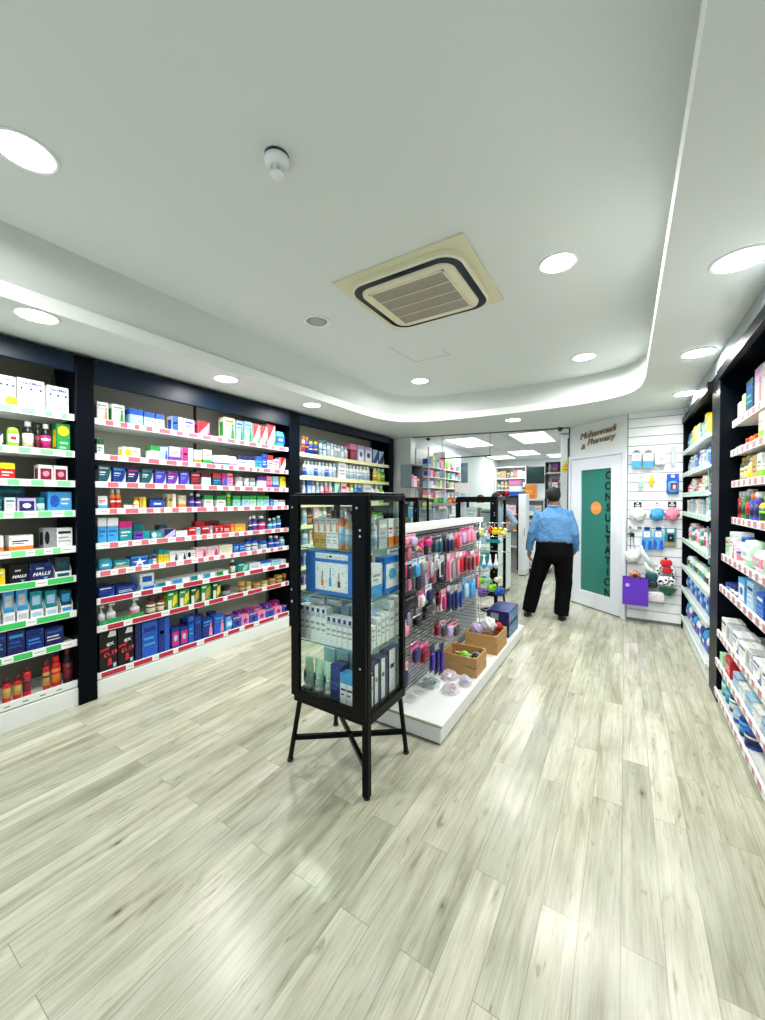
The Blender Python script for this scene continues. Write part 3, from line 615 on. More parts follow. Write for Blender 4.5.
# first green shelf: big two-high medicine packs
for k,(a,b,pt,ps) in enumerate([(-18,-2,374,388),(0,17.3,376,389),(18.5,46,380,394),(48.5,70,387,400)]):
    y0=on(a,500,0,XI).y; y1=on(b,500,0,XI).y; pm=(a+b)/2; zt_=on(pm,pt,0,XI).z; zs=on(pm,ps,0,XI).z; z0=ZA[0]
    pos=['far left, cut by photo edge','second from left','third from left','rightmost'][k]
    for lev,(za,zb) in enumerate(((z0+.0005,zs-.001),(zs,zt_))):
        o=make_product('carton',(y1-y0)*.98,zb-za,.2,'white','blue','grey','plain',(XI,(y0+y1)/2,za),pi/2,f'white medicine pack, {"lower" if lev==0 else "upper"} of stack {pos} on top green-ticketed shelf','big white packs on the top green-ticketed shelf')
        W=y1-y0; hh=zb-za
        if lev==1:
            text_mesh('lettering','NeutMed',W*.2,'dark blue',o,(0,-.001,hh*.7),(pi/2,0,0),extrude=.0003,bold=.0006)
            mb=MB()
            for x in(-.34,.0,.36): mb.box(W*x-.006,W*x+.006,-.0015,0,hh*.22,hh*.4,'dark blue')
            mb.build('logo_mark',o)
        else:
            mb=MB(); mb.box(-W*.3,W*.3,-.0012,0,hh*.66,hh*.8,'lilac'); mb.box(-W*.18,W*.2,-.0012,0,hh*.42,hh*.52,'grey'); mb.box(-W*.25,W*.25,-.0012,0,hh*.2,hh*.24,'silver'); mb.build('print',o)
            if k==1: MB().prism([(W*.22+.03*cos(2*pi*i/20),-.001,hh*.4+.03*sin(2*pi*i/20)) for i in range(20)],1,-.001,'yellow').build('round_sticker',o)
rowA(1,[(-8,4,433,'c','white','dark blue','navy','diag'),(8,21,427,'k','lime','white','red','label'),(24.5,36,421.5,'b','black','white','cream','x'),(36.5,42.5,425,'b','black','dark grey','maroon','x'),(43,53,424,'b','black','white','magenta','x'),(57.5,71,424,'c','green','yellow','mint','oval')])
rowA(2,[(-14,-2,464,'c','red','yellow','white','top'),(0,15.5,463,'c','red','yellow','white','top'),(39,53.5,465,'c','white','maroon','pink','label'),(54.2,68,466,'c','white','maroon','pink','label')])
rowA(3,[(-8,2,496,'c','dark teal','teal','white','text'),(4.5,15.5,497.5,'c','white','teal','grey','text'),(17,36.2,498,'c','lilac','navy','white','label'),(37,46,497.5,'j','white','teal','mint','x'),(47.5,73,492,'c','sky blue','blue','white','dot',.14)])
make_product('carton',.15,.19,.06,'dark teal','teal','teal','text',(XI-.13,on(17,500,0,XI).y,ZA[3]+.0005),pi/2,'dark teal carton standing behind the lilac one, fourth green-ticketed shelf')
rowA(4,[(-12,3,536,'c','white','orange','grey','band'),(8,33,535.5,'c','white','orange','dark grey','band'),(43,55.5,528,'c','grey','black','grey','dot'),(56,72,528,'c','white','black','grey','text')])
rowA(5,[(-10,4,570,'c','yellow','white','orange','text'),(8,27.5,565,'c','black','black','black','plain',.15),(28,52,563,'c','navy','navy','navy','plain',.15),(53.5,71,558,'y','white','dark grey','dark teal','x',.12)])
for o in [x for x in COL.objects if x.get('group')=='products on sixth shelf of the green-ticketed bay' and x.name.startswith('carton')]:
    W=max(v.co.x for v in o.data.vertices)*2; H=max(v.co.z for v in o.data.vertices)
    if 'plain black' in o['label'] or 'plain navy' in o['label']:
        text_mesh('lettering','HALLS',W*.26,'white',o,(0,-.0015,H*.4),(pi/2,radians(0),0),shear=.3,extrude=.0003,bold=.001)
        MB().box(-W*.22,W*.1,-.001,0,H*.66,H*.74,'silver').build('print',o)
        MB().prism([(W*.08,-.001,H*.22),(W*.3,-.001,H*.22),(W*.19,-.001,H*.06)],1,-.0006,'sky blue').build('crest_print',o)
rowA(6,[(-12,-1,592,'y','white','teal','pale blue','x',.12),(1,14,591,'y','white','sky blue','silver','x',.12),(14.7,27.5,589.5,'y','white','sky blue','silver','x',.12),(28.5,42.5,592,'y','white','teal','pale blue','x',.12),(43.5,57,591.5,'y','white','teal','pale blue','x',.12),(59,74,590.5,'y','white','dark teal','sky blue','x',.12)])
rowA(7,[(-14,4,634,'c','navy','blue','sky blue','text',.25),(5,23,631.5,'c','navy','sky blue','blue','text',.25),(24,42,630,'c','dark blue','navy','sky blue','text',.25),(43,62,628,'c','navy','blue','white','text',.25)])
rowA(8,[(-12,-2,682,'b','red','red','pink','x'),(0,9,680,'a','red','dark red','gold','x'),(11,20,677,'a','red','dark red','gold','x'),(21,30,667,'s','red','dark red','maroon','x'),(41,48.5,662,'s','red','maroon','gold','x'),(50,60,657.5,'s','red','red','orange','x'),(62,72.5,649,'b','black','dark red','maroon','x')])

rowB(0,[(98,109.5,402.5,'c','white','tan','grey','figure'),(113.5,125.5,405,'c','white','green','grey','figure'),(131,144,409.5,'c','pale blue','blue','white','top'),(145,155.5,412.5,'c','white','blue','sky blue','top'),(156.5,165,414.5,'c','white','blue','sky blue','top'),(173,184,417,'c','white','blue','sky blue','split'),(184.7,195,419.5,'c','lilac','violet','blue','text'),(199,210,422,'c','pink','red','magenta','diag'),
 (224.5,235.5,418,'c','cream','green','orange','figure'),(237,243.7,421,'c','pale blue','green','blue','figure'),(245,252.6,422,'c','pale blue','green','sky blue','figure'),(253.5,259.6,424,'c','white','red','green','diag'),(260.5,267,426,'c','white','red','brown','diag'),(268,275.5,424.5,'c','white','red','green','diag'),(276.3,286,431,'k','sky blue','blue','pale blue','x')])
rowB(1,[(97.5,104.5,439,'c','white','dark green','teal','top'),(123.5,141,447.5,'c','white','yellow','orange','dot'),(151.5,160,446,'c','white','green','lime','top'),(160.5,168.5,447,'c','pale blue','blue','white','figure'),(169.5,181,447,'c','lilac','purple','grey','band'),(182.5,193.5,448,'c','white','magenta','pink','split'),(194.5,202,450,'c','white','orange','grey','band'),(203.5,212,450,'c','white','green','orange','band'),
 (214,222,455.5,'c','white','purple','magenta','band'),(222.5,229.5,455.5,'c','white','teal','mint','band'),(230,236.5,456.5,'c','white','pink','grey','band'),(239,248,456,'c','white','navy','blue','top'),(248.7,255,456.5,'c','white','navy','blue','top'),(255.6,262,456.5,'c','sky blue','blue','navy','top'),(262.5,267,454.5,'c','blue','navy','white','text'),(267.8,273.3,455.5,'c','pale pink','red','maroon','top'),(273.8,279,459.5,'c','pale pink','magenta','red','text'),(280.5,288.5,458,'c','white','red','dark red','diag')])
rowB(2,[(98.5,111,465.5,'c','dark teal','white','silver','swoosh'),(113,126,467,'c','dark blue','pale blue','sky blue','swoosh'),(127.5,139.5,468.5,'c','navy','white','magenta','swoosh'),(141.5,153,469,'c','dark teal','white','teal','swoosh'),(155.3,166.3,470.5,'c','violet','pale blue','sky blue','swoosh'),(167.7,178.5,471.5,'c','purple','white','magenta','swoosh'),(180,189.3,472,'c','violet','sky blue','pale blue','swoosh'),(191,200.5,472,'c','dark red','pink','red','text'),(202,211,473,'c','white','dark red','sky blue','top'),(213,221.5,473.5,'c','dark teal','red','sky blue','top'),(222.3,227,474,'c','blue','magenta','purple','diag'),(227.4,233,473.5,'c','pink','magenta','purple','text'),
 (237.5,244.5,477,'j','white','silver','white','x'),(245.5,250,478,'j','white','white','silver','x'),(250.5,257,478,'j','white','grey','pale blue','x'),(258,266.3,477,'c','white','purple','blue','top'),(267,272,476.3,'c','pink','magenta','red','band'),(273,278.5,476.5,'c','pale blue','blue','sky blue','band'),(280.5,290.5,477,'c','yellow','pale yellow','lime','band')])
rowB(3,[(98,107.5,496,'c','white','sky blue','red','band'),(111,116,489.5,'b','orange','white','red','x'),(116.5,121.8,489.5,'b','orange','white','red','x'),(124.5,132.5,505,'c','white','grey','silver','text'),(134.5,140,497.5,'b','yellow','orange','white','x'),(140.5,146,497,'c','yellow','gold','white','split'),(149.5,166,498,'k','dark blue','blue','white','x'),(168.5,176,494,'c','white','gold','tan','split'),(179,186,495.5,'c','beige','orange','white','band'),(190.3,195.3,493,'b','navy','silver','violet','x'),(196.7,202.3,494,'b','black','white','purple','x'),(204.5,213,495.5,'c','white','green','maroon','top'),(217,225.5,496,'c','white','green','maroon','top'),(227.3,230.5,492.5,'c','green','yellow','lime','text'),(233.3,240.5,496,'c','mint','green','teal','top'),(242.3,249.3,496,'c','pale blue','green','teal','top'),(249.6,256,496,'c','pale green','green','teal','top'),(257.3,263.2,496,'c','mint','green','sky blue','top'),(263.5,269,496.3,'c','pale blue','green','teal','top'),(270,273.6,499,'c','blue','sky blue','white','text'),(274,278,500,'c','white','sky blue','blue','text'),(278.7,285,500,'c','white','grey','pale blue','top')])
rowB(4,[(97.5,106.3,518,'c','sky blue','white','blue','top'),(107.2,118,518,'c','sky blue','white','blue','top'),(119,132,521.5,'c','teal','magenta','white','top'),(134,149.5,531,'c','teal','purple','white','split'),(150.5,162.5,531,'c','teal','white','mint','dot'),(163.7,175,529,'c','lilac','navy','purple','diag'),(176,187,531,'c','white','silver','grey','text'),(188.5,195.5,528,'c','red','white','dark red','text'),(196,200,527.5,'c','pale blue','blue','red','text'),(201.5,209.5,526.5,'c','red','white','dark red','text'),(210,212.3,526,'c','pale blue','teal','white','text'),(212.8,217.8,526,'c','red','maroon','white','dot'),(218.4,222.7,525.5,'c','red','maroon','white','dot'),(223.5,230.5,524.5,'c','red','dark red','white','text'),(231,234,524,'c','orange','red','yellow','text'),(234.6,245.5,524,'c','gold','orange','yellow','text'),
 (249.5,252,517,'b','purple','white','navy','x'),(252.5,258.3,516,'b','dark blue','white','purple','x'),(260,266.8,516,'b','navy','white','magenta','x'),(269,273,518.5,'b','dark teal','white','sky blue','x'),(273.5,277,518,'b','teal','white','sky blue','x'),(277.7,282,516,'b','teal','white','blue','x')])
for k,(a,b,t,c1) in enumerate([(133,143,524,'teal'),(196,205,521.5,'red'),(206,219,521,'dark red'),(159,167,525,'dark teal')]):
    y=on((a+b)/2,500,0,XI-.11); w=on(b,500,0,XI-.11).y-on(a,500,0,XI-.11).y
    make_product('carton',w,on((a+b)/2,t,0,XI-.11).z-ZB[4],.08,c1,'white','grey','plain',(XI-.11,y.y,ZB[4]+.0005),pi/2,f'{c1} carton in back row of fifth red-ticketed shelf, {["behind the teal ones","behind the red ones, nearer","behind the red ones, farther","behind the small purple-spotted ones"][k] if k<3 else "behind the lilac one"}')
rowB(5,[(97.5,112.5,558.5,'k','teal','sky blue','white','x'),(113.5,129,560,'c','teal','tan','white','band'),(130.5,147.5,556.5,'c','blue','white','sky blue','star'),(148,152,555,'b','navy','blue','sky blue','x'),(152.7,156.8,554,'b','navy','sky blue','white','x'),(158.3,163,550,'c','yellow','teal','gold','top'),(163.5,168.5,550,'c','yellow','teal','gold','top'),(169.3,177.5,551.5,'c','white','dark grey','silver','figure'),(178,186,551,'c','white','dark grey','silver','figure'),(186.5,195,550.5,'c','white','black','grey','dot'),(195.7,206.5,547.5,'c','pale pink','magenta','grey','figure'),(207,218.3,546.5,'c','pale pink','magenta','grey','figure'),(219,232.3,545,'c','cream','beige','silver','text'),(233.3,238.5,544,'c','blue','sky blue','white','dot'),(239,244.5,543.5,'c','blue','sky blue','white','dot'),(246,252,539,'b','blue','dark blue','white','x'),(253,259.3,538,'b','blue','dark blue','white','x'),(260.7,269,541,'j','white','blue','pale blue','x'),(270,274.7,536,'b','dark blue','white','blue','x'),(275.4,280.3,536,'b','dark blue','white','blue','x'),(281,285.8,537,'b','white','pale blue','sky blue','x'),(286.3,290.8,537,'b','white','pale blue','sky blue','x')])
rowB(6,[(97.5,113.5,587,'c','dark blue','blue','white','swoosh',.18),(115.5,135.5,586,'c','dark blue','blue','white','text',.18),(139.5,156,574,'y','pale blue','white','blue','x',.2),(157,171,582,'c','white','teal','grey','split',.15),(172,189.5,578.5,'c','white','sky blue','grey','split',.15),(190.3,202.5,575.5,'c','white','teal','grey','split',.15),(203.3,215,573,'c','white','sky blue','grey','split',.15),(216,228,571,'c','white','green','lime','split',.15),(231.5,236,560,'b','black','white','cream','x'),(237.5,248,563.5,'c','teal','mint','green','leaf',.12),(249,260.5,563,'c','white','pale blue','teal','text',.12),(261,270.5,561,'c','white','blue','sky blue','top',.12),(271.3,280.5,560,'c','pale blue','teal','mint','text',.12),(281.3,289,559,'c','white','mint','grey','text',.12)])
rowB(7,[(97,105,607,'p','white','white','silver','x'),(106,116.5,604.5,'p','white','white','silver','x'),(130.5,140.5,599.5,'p','white','white','pink','x'),(147,156.5,597.5,'b','brown','dark red','cream','x'),(157.5,165,595.5,'b','brown','dark red','cream','x'),(166.5,177,592,'c','green','yellow','white','leaf'),(178.5,188.8,590,'c','green','yellow','white','leaf'),(190,199,588,'c','dark green','gold','white','leaf'),(200.5,210,585,'c','green','gold','white','leaf'),(212,220.3,583,'c','dark green','yellow','white','leaf'),(223,231.5,586,'j','dark grey','black','grey','x'),(240,245.8,582,'j','brown','gold','tan','x'),(247,251.5,582,'j','tan','gold','cream','x'),(255,262,583.5,'j','brown','gold','tan','x'),(263,269,581,'j','tan','gold','cream','x'),(271,276.8,579,'j','brown','gold','tan','x'),(277.5,284,575.5,'j','brown','gold','tan','x'),(285,290.5,573.5,'j','tan','gold','brown','x')])
for k,(a,b) in enumerate([(96.5,119.5),(121,142.5)]):   # green retail trays that hold the pump bottles
    y0=on(a,500,0,XI).y; y1=on(b,500,0,XI).y; mb=MB(); W=(y1-y0)/2-.003
    mb.box(-W,W,-.014,-.011,0,.045,'green'); mb.box(-W,W,-.011,-.0,0,.003,'green'); mb.box(-W,-W+.003,-.011,0,0,.05,'green'); mb.box(W-.003,W,-.011,0,0,.05,'green')
    tag(mb.build('display_tray',None,(XI,(y0+y1)/2,ZB[7]+.0005),pi/2),['green cardboard tray edge before two white pump bottles','green cardboard tray edge before the single white pump bottle'][k],'tray')
rowB(8,[(97.5,115.5,632,'c','black','dark grey','dark grey','plain',.12),(116.5,132,628,'c','black','dark grey','dark grey','plain',.12),(134,139.5,624,'c','navy','blue','navy','plain',.2),(140.5,156.5,622,'c','blue','dark blue','sky blue','text',.2),(157.5,168.5,618.5,'c','blue','dark blue','sky blue','split',.2),(170.5,178.5,628.5,'c','dark blue','magenta','pale blue','label'),(179.3,187,627,'c','dark blue','magenta','pale blue','label'),(187.7,193,617,'c','blue','navy','sky blue','text'),(193.7,200.5,617,'c','dark blue','blue','navy','text',.15),(201.5,212.3,619,'c','dark blue','pink','sky blue','figure'),(213.3,223.7,615.5,'c','blue','pink','sky blue','figure'),(225,232,617,'k','sky blue','pale blue','white','x')]
 +[(232.5+k*8.3,240.2+k*8.3,617.3-k*2.05,'c','blue' if k%2==0 else 'pink','navy' if k%2==0 else 'purple','pink','star',.07) for k in range(7)])
for k in range(13):   # pink row behind on the lowest red shelf
    y=on(229+4.6*k,500,0,XI-.1).y; w=.075*(1+.04*k)
    make_product('carton',w,.135,.07,['pink','magenta','purple'][k%3],'pale pink','purple','star',(XI-.09,y,ZB[8]+.0005),pi/2,f'{["pink","magenta","purple"][k%3]} carton, {ORD[k+1]} from left in rear row of lowest red-ticketed shelf','rear row of cartons on the lowest red-ticketed shelf') if k%2==0 or k<0 else None
for k in range(6):
    y=on(186+6.5*k,500,0,XI-.12).y
    make_product('carton',.07,.2,.07,['dark blue','blue'][k%2],'magenta','sky blue','dot',(XI-.115,y,ZB[8]+.0005),pi/2,f'{["dark blue","blue"][k%2]} carton, {ORD[k+1]} from left in blue rear row of lowest red-ticketed shelf','blue rear row on the lowest red-ticketed shelf') if k%2==0 else None
for o in [x for x in list(COL.objects) if x.get('label','').startswith('plain black carton') and 'ninth red' in x['label']]:
    W=max(v.co.x for v in o.data.vertices)*2; H=max(v.co.z for v in o.data.vertices)
    text_mesh('lettering','£1.19',H*.14,mat('print pink red',(240,70,90)),o,(W*.12,-.0015,H*.42),(pi/2,radians(-8),0),extrude=.0003,bold=.001)
    text_mesh('lettering','ex',H*.17,'white',o,(W*.1,-.0015,H*.68),(pi/2,radians(-8),0),extrude=.0003,bold=.001)
    mb=MB(); mb.prism([(-W*.05,-.0006,H*.85),(W*.45,-.0006,H*.84),(W*.45,-.0006,H*.98),(W*.1,-.0006,H*.99)],1,-.0004,'white'); mb.prism([(-W*.48,-.0006,H*.5),(W*.05,-.0006,H*.54),(W*.05,-.0006,H*.6),(-W*.48,-.0006,H*.56)],1,-.0004,'red')
    mb.prism([(-W*.05,-.0006,H*.12),(W*.22,-.0006,H*.14),(W*.16,-.0006,H*.32),(W*.0,-.0006,H*.3)],1,-.0004,'red'); mb.prism([(W*.28,-.0006,H*.05),(W*.46,-.0006,H*.06),(W*.46,-.0006,H*.16),(W*.28,-.0006,H*.15)],1,-.0004,'pale blue'); mb.build('print',o)

def runs(p0,p1,step,t0,t1,specs,k='b',gap=.9):
    out=[];n=int((p1-p0)/step)
    for i in range(n):
        s=specs[i%len(specs)]; out.append((p0+i*step,p0+i*step+step*gap,t0+(t1-t0)*i/max(n-1,1),s[0],*s[1:]))
    return out
rowC(0,[(303.5,306,436,'s','white','orange','red','x'),(307,310.3,437,'s','blue','orange','dark blue','x'),(311,315,441.5,'s','blue','yellow','dark blue','x'),(316,319.8,441.5,'s','blue','yellow','dark blue','x'),(321,324,440,'s','white','teal','pale blue','x'),(324.8,327.8,440.5,'s','pale blue','teal','white','x')]
 +runs(328.6,349.5,3.4,442.5,447,[('s','white','silver','pale blue','x'),('s','pale blue','white','white','x'),('b','white','pale blue','silver','x')])
 +[(350.5,356.8,444,'c','maroon','pink','red','top'),(357.7,364.2,446,'c','lilac','white','violet','label'),(365,372,447.5,'c','lilac','white','navy','label'),(372.8,378,450,'c','dark blue','pale blue','white','diag'),(378.7,384,451.5,'c','navy','pale blue','silver','diag')])
rowC(1,runs(304.5,338,3.7,460.5,463.5,[('s','white','silver','blue','x'),('s','white','white','pale blue','x'),('s','white','pale blue','silver','x')])+[(338.8,346,461.5,'c','white','silver','grey','text')]+runs(347,374.5,3.5,464.5,467,[('s','white','white','silver','x'),('b','white','white','pale blue','x')])+[(375.3,378.3,468,'s','yellow','white','gold','x'),(379,382.2,468.3,'s','lime','pale green','yellow','x'),(383,386.5,469,'s','green','white','lime','x')])
rowC(2,[(303.5,306.5,477.5,'s','white','silver','pale blue','x'),(307,311.7,477.5,'c','blue','pale blue','white','label'),(312.5,317,478.5,'s','white','grey','pale blue','x'),(317.6,321,479,'s','pale blue','white','silver','x'),(321.7,325,479.5,'s','white','silver','pink','x'),(326,329.5,480,'s','pink','white','red','x'),(330.2,333.6,480.5,'s','pale pink','white','pink','x'),(334.6,340.5,480,'c','teal','pale green','white','diag'),(341.3,346.5,480.5,'c','pale pink','red','grey','text'),(347.3,351,481.5,'s','pale pink','red','white','x'),(351.6,355,482,'s','pale green','yellow','mint','x'),(355.8,359,482,'s','sky blue','white','blue','x'),(359.6,363,482.3,'s','blue','white','pale blue','x'),(364,371.5,482.5,'c','white','silver','grey','text'),(372.3,376,484.5,'b','white','pale green','lime','x'),(376.8,380.5,485,'b','white','white','pale green','x'),(381.3,385,485,'b','lime','white','pale green','x')])
rowC(3,runs(304,374,5,503,512,[('s','white','silver','pale blue','x'),('s','brown','black','tan','x'),('c','pale pink','red','white','band'),('s','cream','gold','white','x')])+[(375.5,380,512.5,'s','lime','green','white','x'),(381,386,513,'s','green','lime','white','x')])
rowC(4,runs(304,386,6,530,527,[('b','white','sky blue','pale blue','x'),('c','cream','gold','grey','text'),('s','pale blue','blue','white','x')]))
rowC(5,runs(304,386,6.5,553,546,[('c','pale blue','blue','white','label'),('b','white','teal','mint','x'),('c','white','orange','yellow','band')]))
rowC(6,runs(304,386,7,575,565,[('c','lilac','purple','white','label'),('c','white','sky blue','blue','band')]))
rowC(7,runs(304,386,8,598,583,[('k','sky blue','blue','white','x'),('k','pink','magenta','white','x')]))

# ---------- stock on the right wall
XRI=XR+.03
ordR={}
def rowR(z,X,items,name,group):
    n=len(items)
    for i,it in enumerate(items):
        Y0,Y1,h,k,base,a,b,des=it[:8]; d=it[8] if len(it)>8 else (.1 if k in'cy' else min(.09,(Y1-Y0)*.6)); kk=KD[k]; w=(Y1-Y0)*.97
        if kk in('bottle','pump','jar','aerosol'): w=min(w,.13)
        h=min(h,gap_above(z)-.036)
        make_product(kk,w,h,d,base,a,b,des,(X,(Y0+Y1)/2,z+.0005),-pi/2,f'{look(kk,base,a,b,des)}, {ORD[i+1]} from far end on {name}',group)
def rrow(Y1,Y0,step,hs,specs,seed):
    r=random.Random(seed); out=[]; y=Y1
    i=0
    while y-step>Y0:
        s=specs[i%len(specs)]; w=step*r.uniform(.85,1.1); out.append((y-w*.95,y,hs*r.uniform(.88,1.08),*s)); y-=w; i+=1
    return out
F0,F1=4.14,5.60
RF=lambda i,items: rowR(ZRF[i],XRI-.01,items,f'{ORD[i+1]} mint-edged shelf','products on %s mint-edged shelf'%ORD[i+1])
RF(0,rrow(F1,F0,.14,.21,[('k','sky blue','teal','white','x'),('k','teal','mint','white','x'),('c','yellow','gold','white','label'),('c','yellow','white','lime','text'),('c','pale yellow','cream','grey','text'),('c','pale yellow','yellow','lime','text')],1))
RF(1,rrow(F1,F0,.12,.17,[('b','teal','white','mint','x'),('c','lilac','purple','white','text'),('c','white','blue','teal','swoosh'),('c','sky blue','white','blue','label'),('c','pale green','teal','white','leaf'),('c','blue','white','sky blue','text')],2))
RF(2,rrow(F1,F0,.13,.15,[('b','dark teal','red','pink','x'),('b','pink','red','white','x'),('j','white','tan','cream','x'),('c','cream','gold','grey','text'),('c','cream','teal','grey','band')],3))
RF(3,rrow(F1,F0,.16,.16,[('c','white','gold','tan','dot'),('c','beige','tan','grey','text'),('c','pale blue','blue','grey','text'),('s','white','teal','mint','x')],4))
RF(4,rrow(F1,F0,.11,.18,[('s','white','pink','pale pink','x'),('s','pale pink','white','pink','x'),('s','teal','white','mint','x'),('p','white','lime','green','x'),('s','white','pink','magenta','x')],5))
RF(5,rrow(F1,F0,.2,.12,[('k','white','dark grey','black','x'),('k','white','green','lime','x'),('k','pale green','sky blue','teal','x')],6))
RF(6,rrow(F1,F0,.17,.17,[('k','blue','sky blue','white','x'),('k','pale blue','blue','navy','x')],7))
RF(7,rrow(F1,F0,.19,.18,[('k','sky blue','blue','white','x'),('k','white','blue','magenta','x'),('k','dark blue','sky blue','white','x')],8))
if 0: RF(8,rrow(F1,F0,.22,.2,[('k','blue','sky blue','white','x'),('k','sky blue','teal','white','x')],9))
N0,N1=1.75,3.68
RN=lambda i,items: rowR(ZRN[i],XRN[i]+.006,[(a_[0]+.06,a_[1]+.06)+tuple(a_[2:]) for a_ in items],f'{ORD[i+1]} pink-ticketed shelf','products on %s pink-ticketed shelf'%ORD[i+1])
RN(0,[(3.5,3.6,.13,'c','cream','tan','grey','text'),(3.4,3.48,.16,'c','pale yellow','gold','grey','text'),(3.22,3.38,.22,'c','dark teal','blue','sky blue','text')]+rrow(3.18,N0,.16,.25,[('c','lilac','tan','pink','figure'),('c','silver','brown','tan','figure'),('c','lilac','pink','tan','figure')],11))
RN(1,[(3.4,3.6,.035,'c','dark grey','silver','grey','text'),(3.3,3.37,.06,'j','orange','red','white','x'),(3.2,3.27,.06,'j','red','orange','white','x'),(3.1,3.17,.06,'j','orange','red','white','x')]+rrow(3.05,N0,.11,.2,[('c','cream','lime','grey','band'),('c','white','brown','lime','figure'),('c','pale green','green','white','text')],12))
RN(2,rrow(3.6,N0,.105,.17,[('s','dark green','gold','cream','x'),('s','dark grey','gold','pale yellow','x'),('s','cream','white','yellow','x'),('s','tan','black','cream','x'),('c','gold','tan','brown','text'),('c','white','lime','green','band')],13))
RN(3,[(3.53,3.6,.2,'a','red','silver','dark red','x'),(3.43,3.5,.2,'a','green','silver','dark green','x'),(3.33,3.4,.21,'a','dark green','silver','red','x'),(3.23,3.3,.18,'a','blue','orange','navy','x'),(3.13,3.2,.19,'a','violet','white','navy','x'),(3.0,3.1,.16,'b','yellow','lime','dark green','x'),(2.9,2.98,.22,'s','dark grey','yellow','black','x'),(2.8,2.88,.22,'s','black','lime','grey','x')]+rrow(2.75,N0,.1,.18,[('s','pink','red','white','x'),('c','lime','yellow','white','text')],14))
RN(4,[(3.55,3.63,.14,'c','pale green','red','green','text'),(3.38,3.5,.19,'c','white','red','mint','swoosh'),(3.24,3.35,.17,'b','white','blue','pink','x'),(3.0,3.2,.17,'k','pale green','white','mint','x')]+rrow(2.95,N0,.2,.15,[('k','white','pink','mint','x'),('k','pale green','mint','white','x')],15))
RN(5,[(3.5,3.6,.05,'j','navy','dark blue','sky blue','x'),(3.38,3.48,.06,'j','navy','dark blue','white','x'),(3.26,3.36,.07,'j','dark blue','navy','white','x'),(3.04,3.2,.15,'c','sky blue','white','blue','label'),(2.86,3.0,.16,'c','pale blue','navy','white','text')]+rrow(2.8,N0,.14,.14,[('c','blue','white','sky blue','text'),('b','blue','white','navy','x')],16))
RN(6,rrow(3.6,N0,.16,.12,[('c','white','dark grey','silver','text'),('c','silver','grey','white','dot'),('c','white','violet','blue','swoosh')],17))
RN(7,[(3.5,3.6,.08,'c','pale green','mint','grey','text'),(3.28,3.42,.12,'c','red','dark red','white','text')]+rrow(3.2,N0,.16,.09,[('c','pale blue','blue','grey','text'),('c','white','grey','silver','text')],18))
RN(8,[(3.52,3.62,.16,'s','teal','white','mint','x'),(3.4,3.5,.15,'s','teal','mint','sky blue','x'),(3.28,3.37,.14,'s','dark teal','teal','white','x'),(3.1,3.22,.07,'j','white','pale blue','blue','x'),(2.96,3.06,.15,'b','dark blue','blue','sky blue','x'),(2.84,2.93,.15,'b','blue','white','navy','x'),(2.7,2.8,.12,'b','sky blue','blue','white','x'),(2.56,2.67,.13,'c','green','mint','dark green','band')]+rrow(2.5,N0,.13,.13,[('c','pale green','green','white','text'),('b','sky blue','white','blue','x')],19))
# teal cardboard strips hanging on the near end of the far right bay
for k,(y,z,dz) in enumerate([(4.05,1.42,.34),(4.05,.98,.3)]):
    mb=MB(); mb.prism([(-.02,0,0),(.03,0,.0),(-.05,0,dz),(-.10,0,dz)],1,-.006,'teal'); mb.prism([(-.005,-.007,.05),(.008,-.007,.05),(-.03,-.007,dz*.8),(-.05,-.007,dz*.8)],1,.001,'pale green')
    tag(mb.build('hanging_strip',None,(XR+.0,y+.0,z),pi/2+pi),f'{["upper","lower"][k]} teal hanging strip on near edge of mint-edged bay','hanging strip')
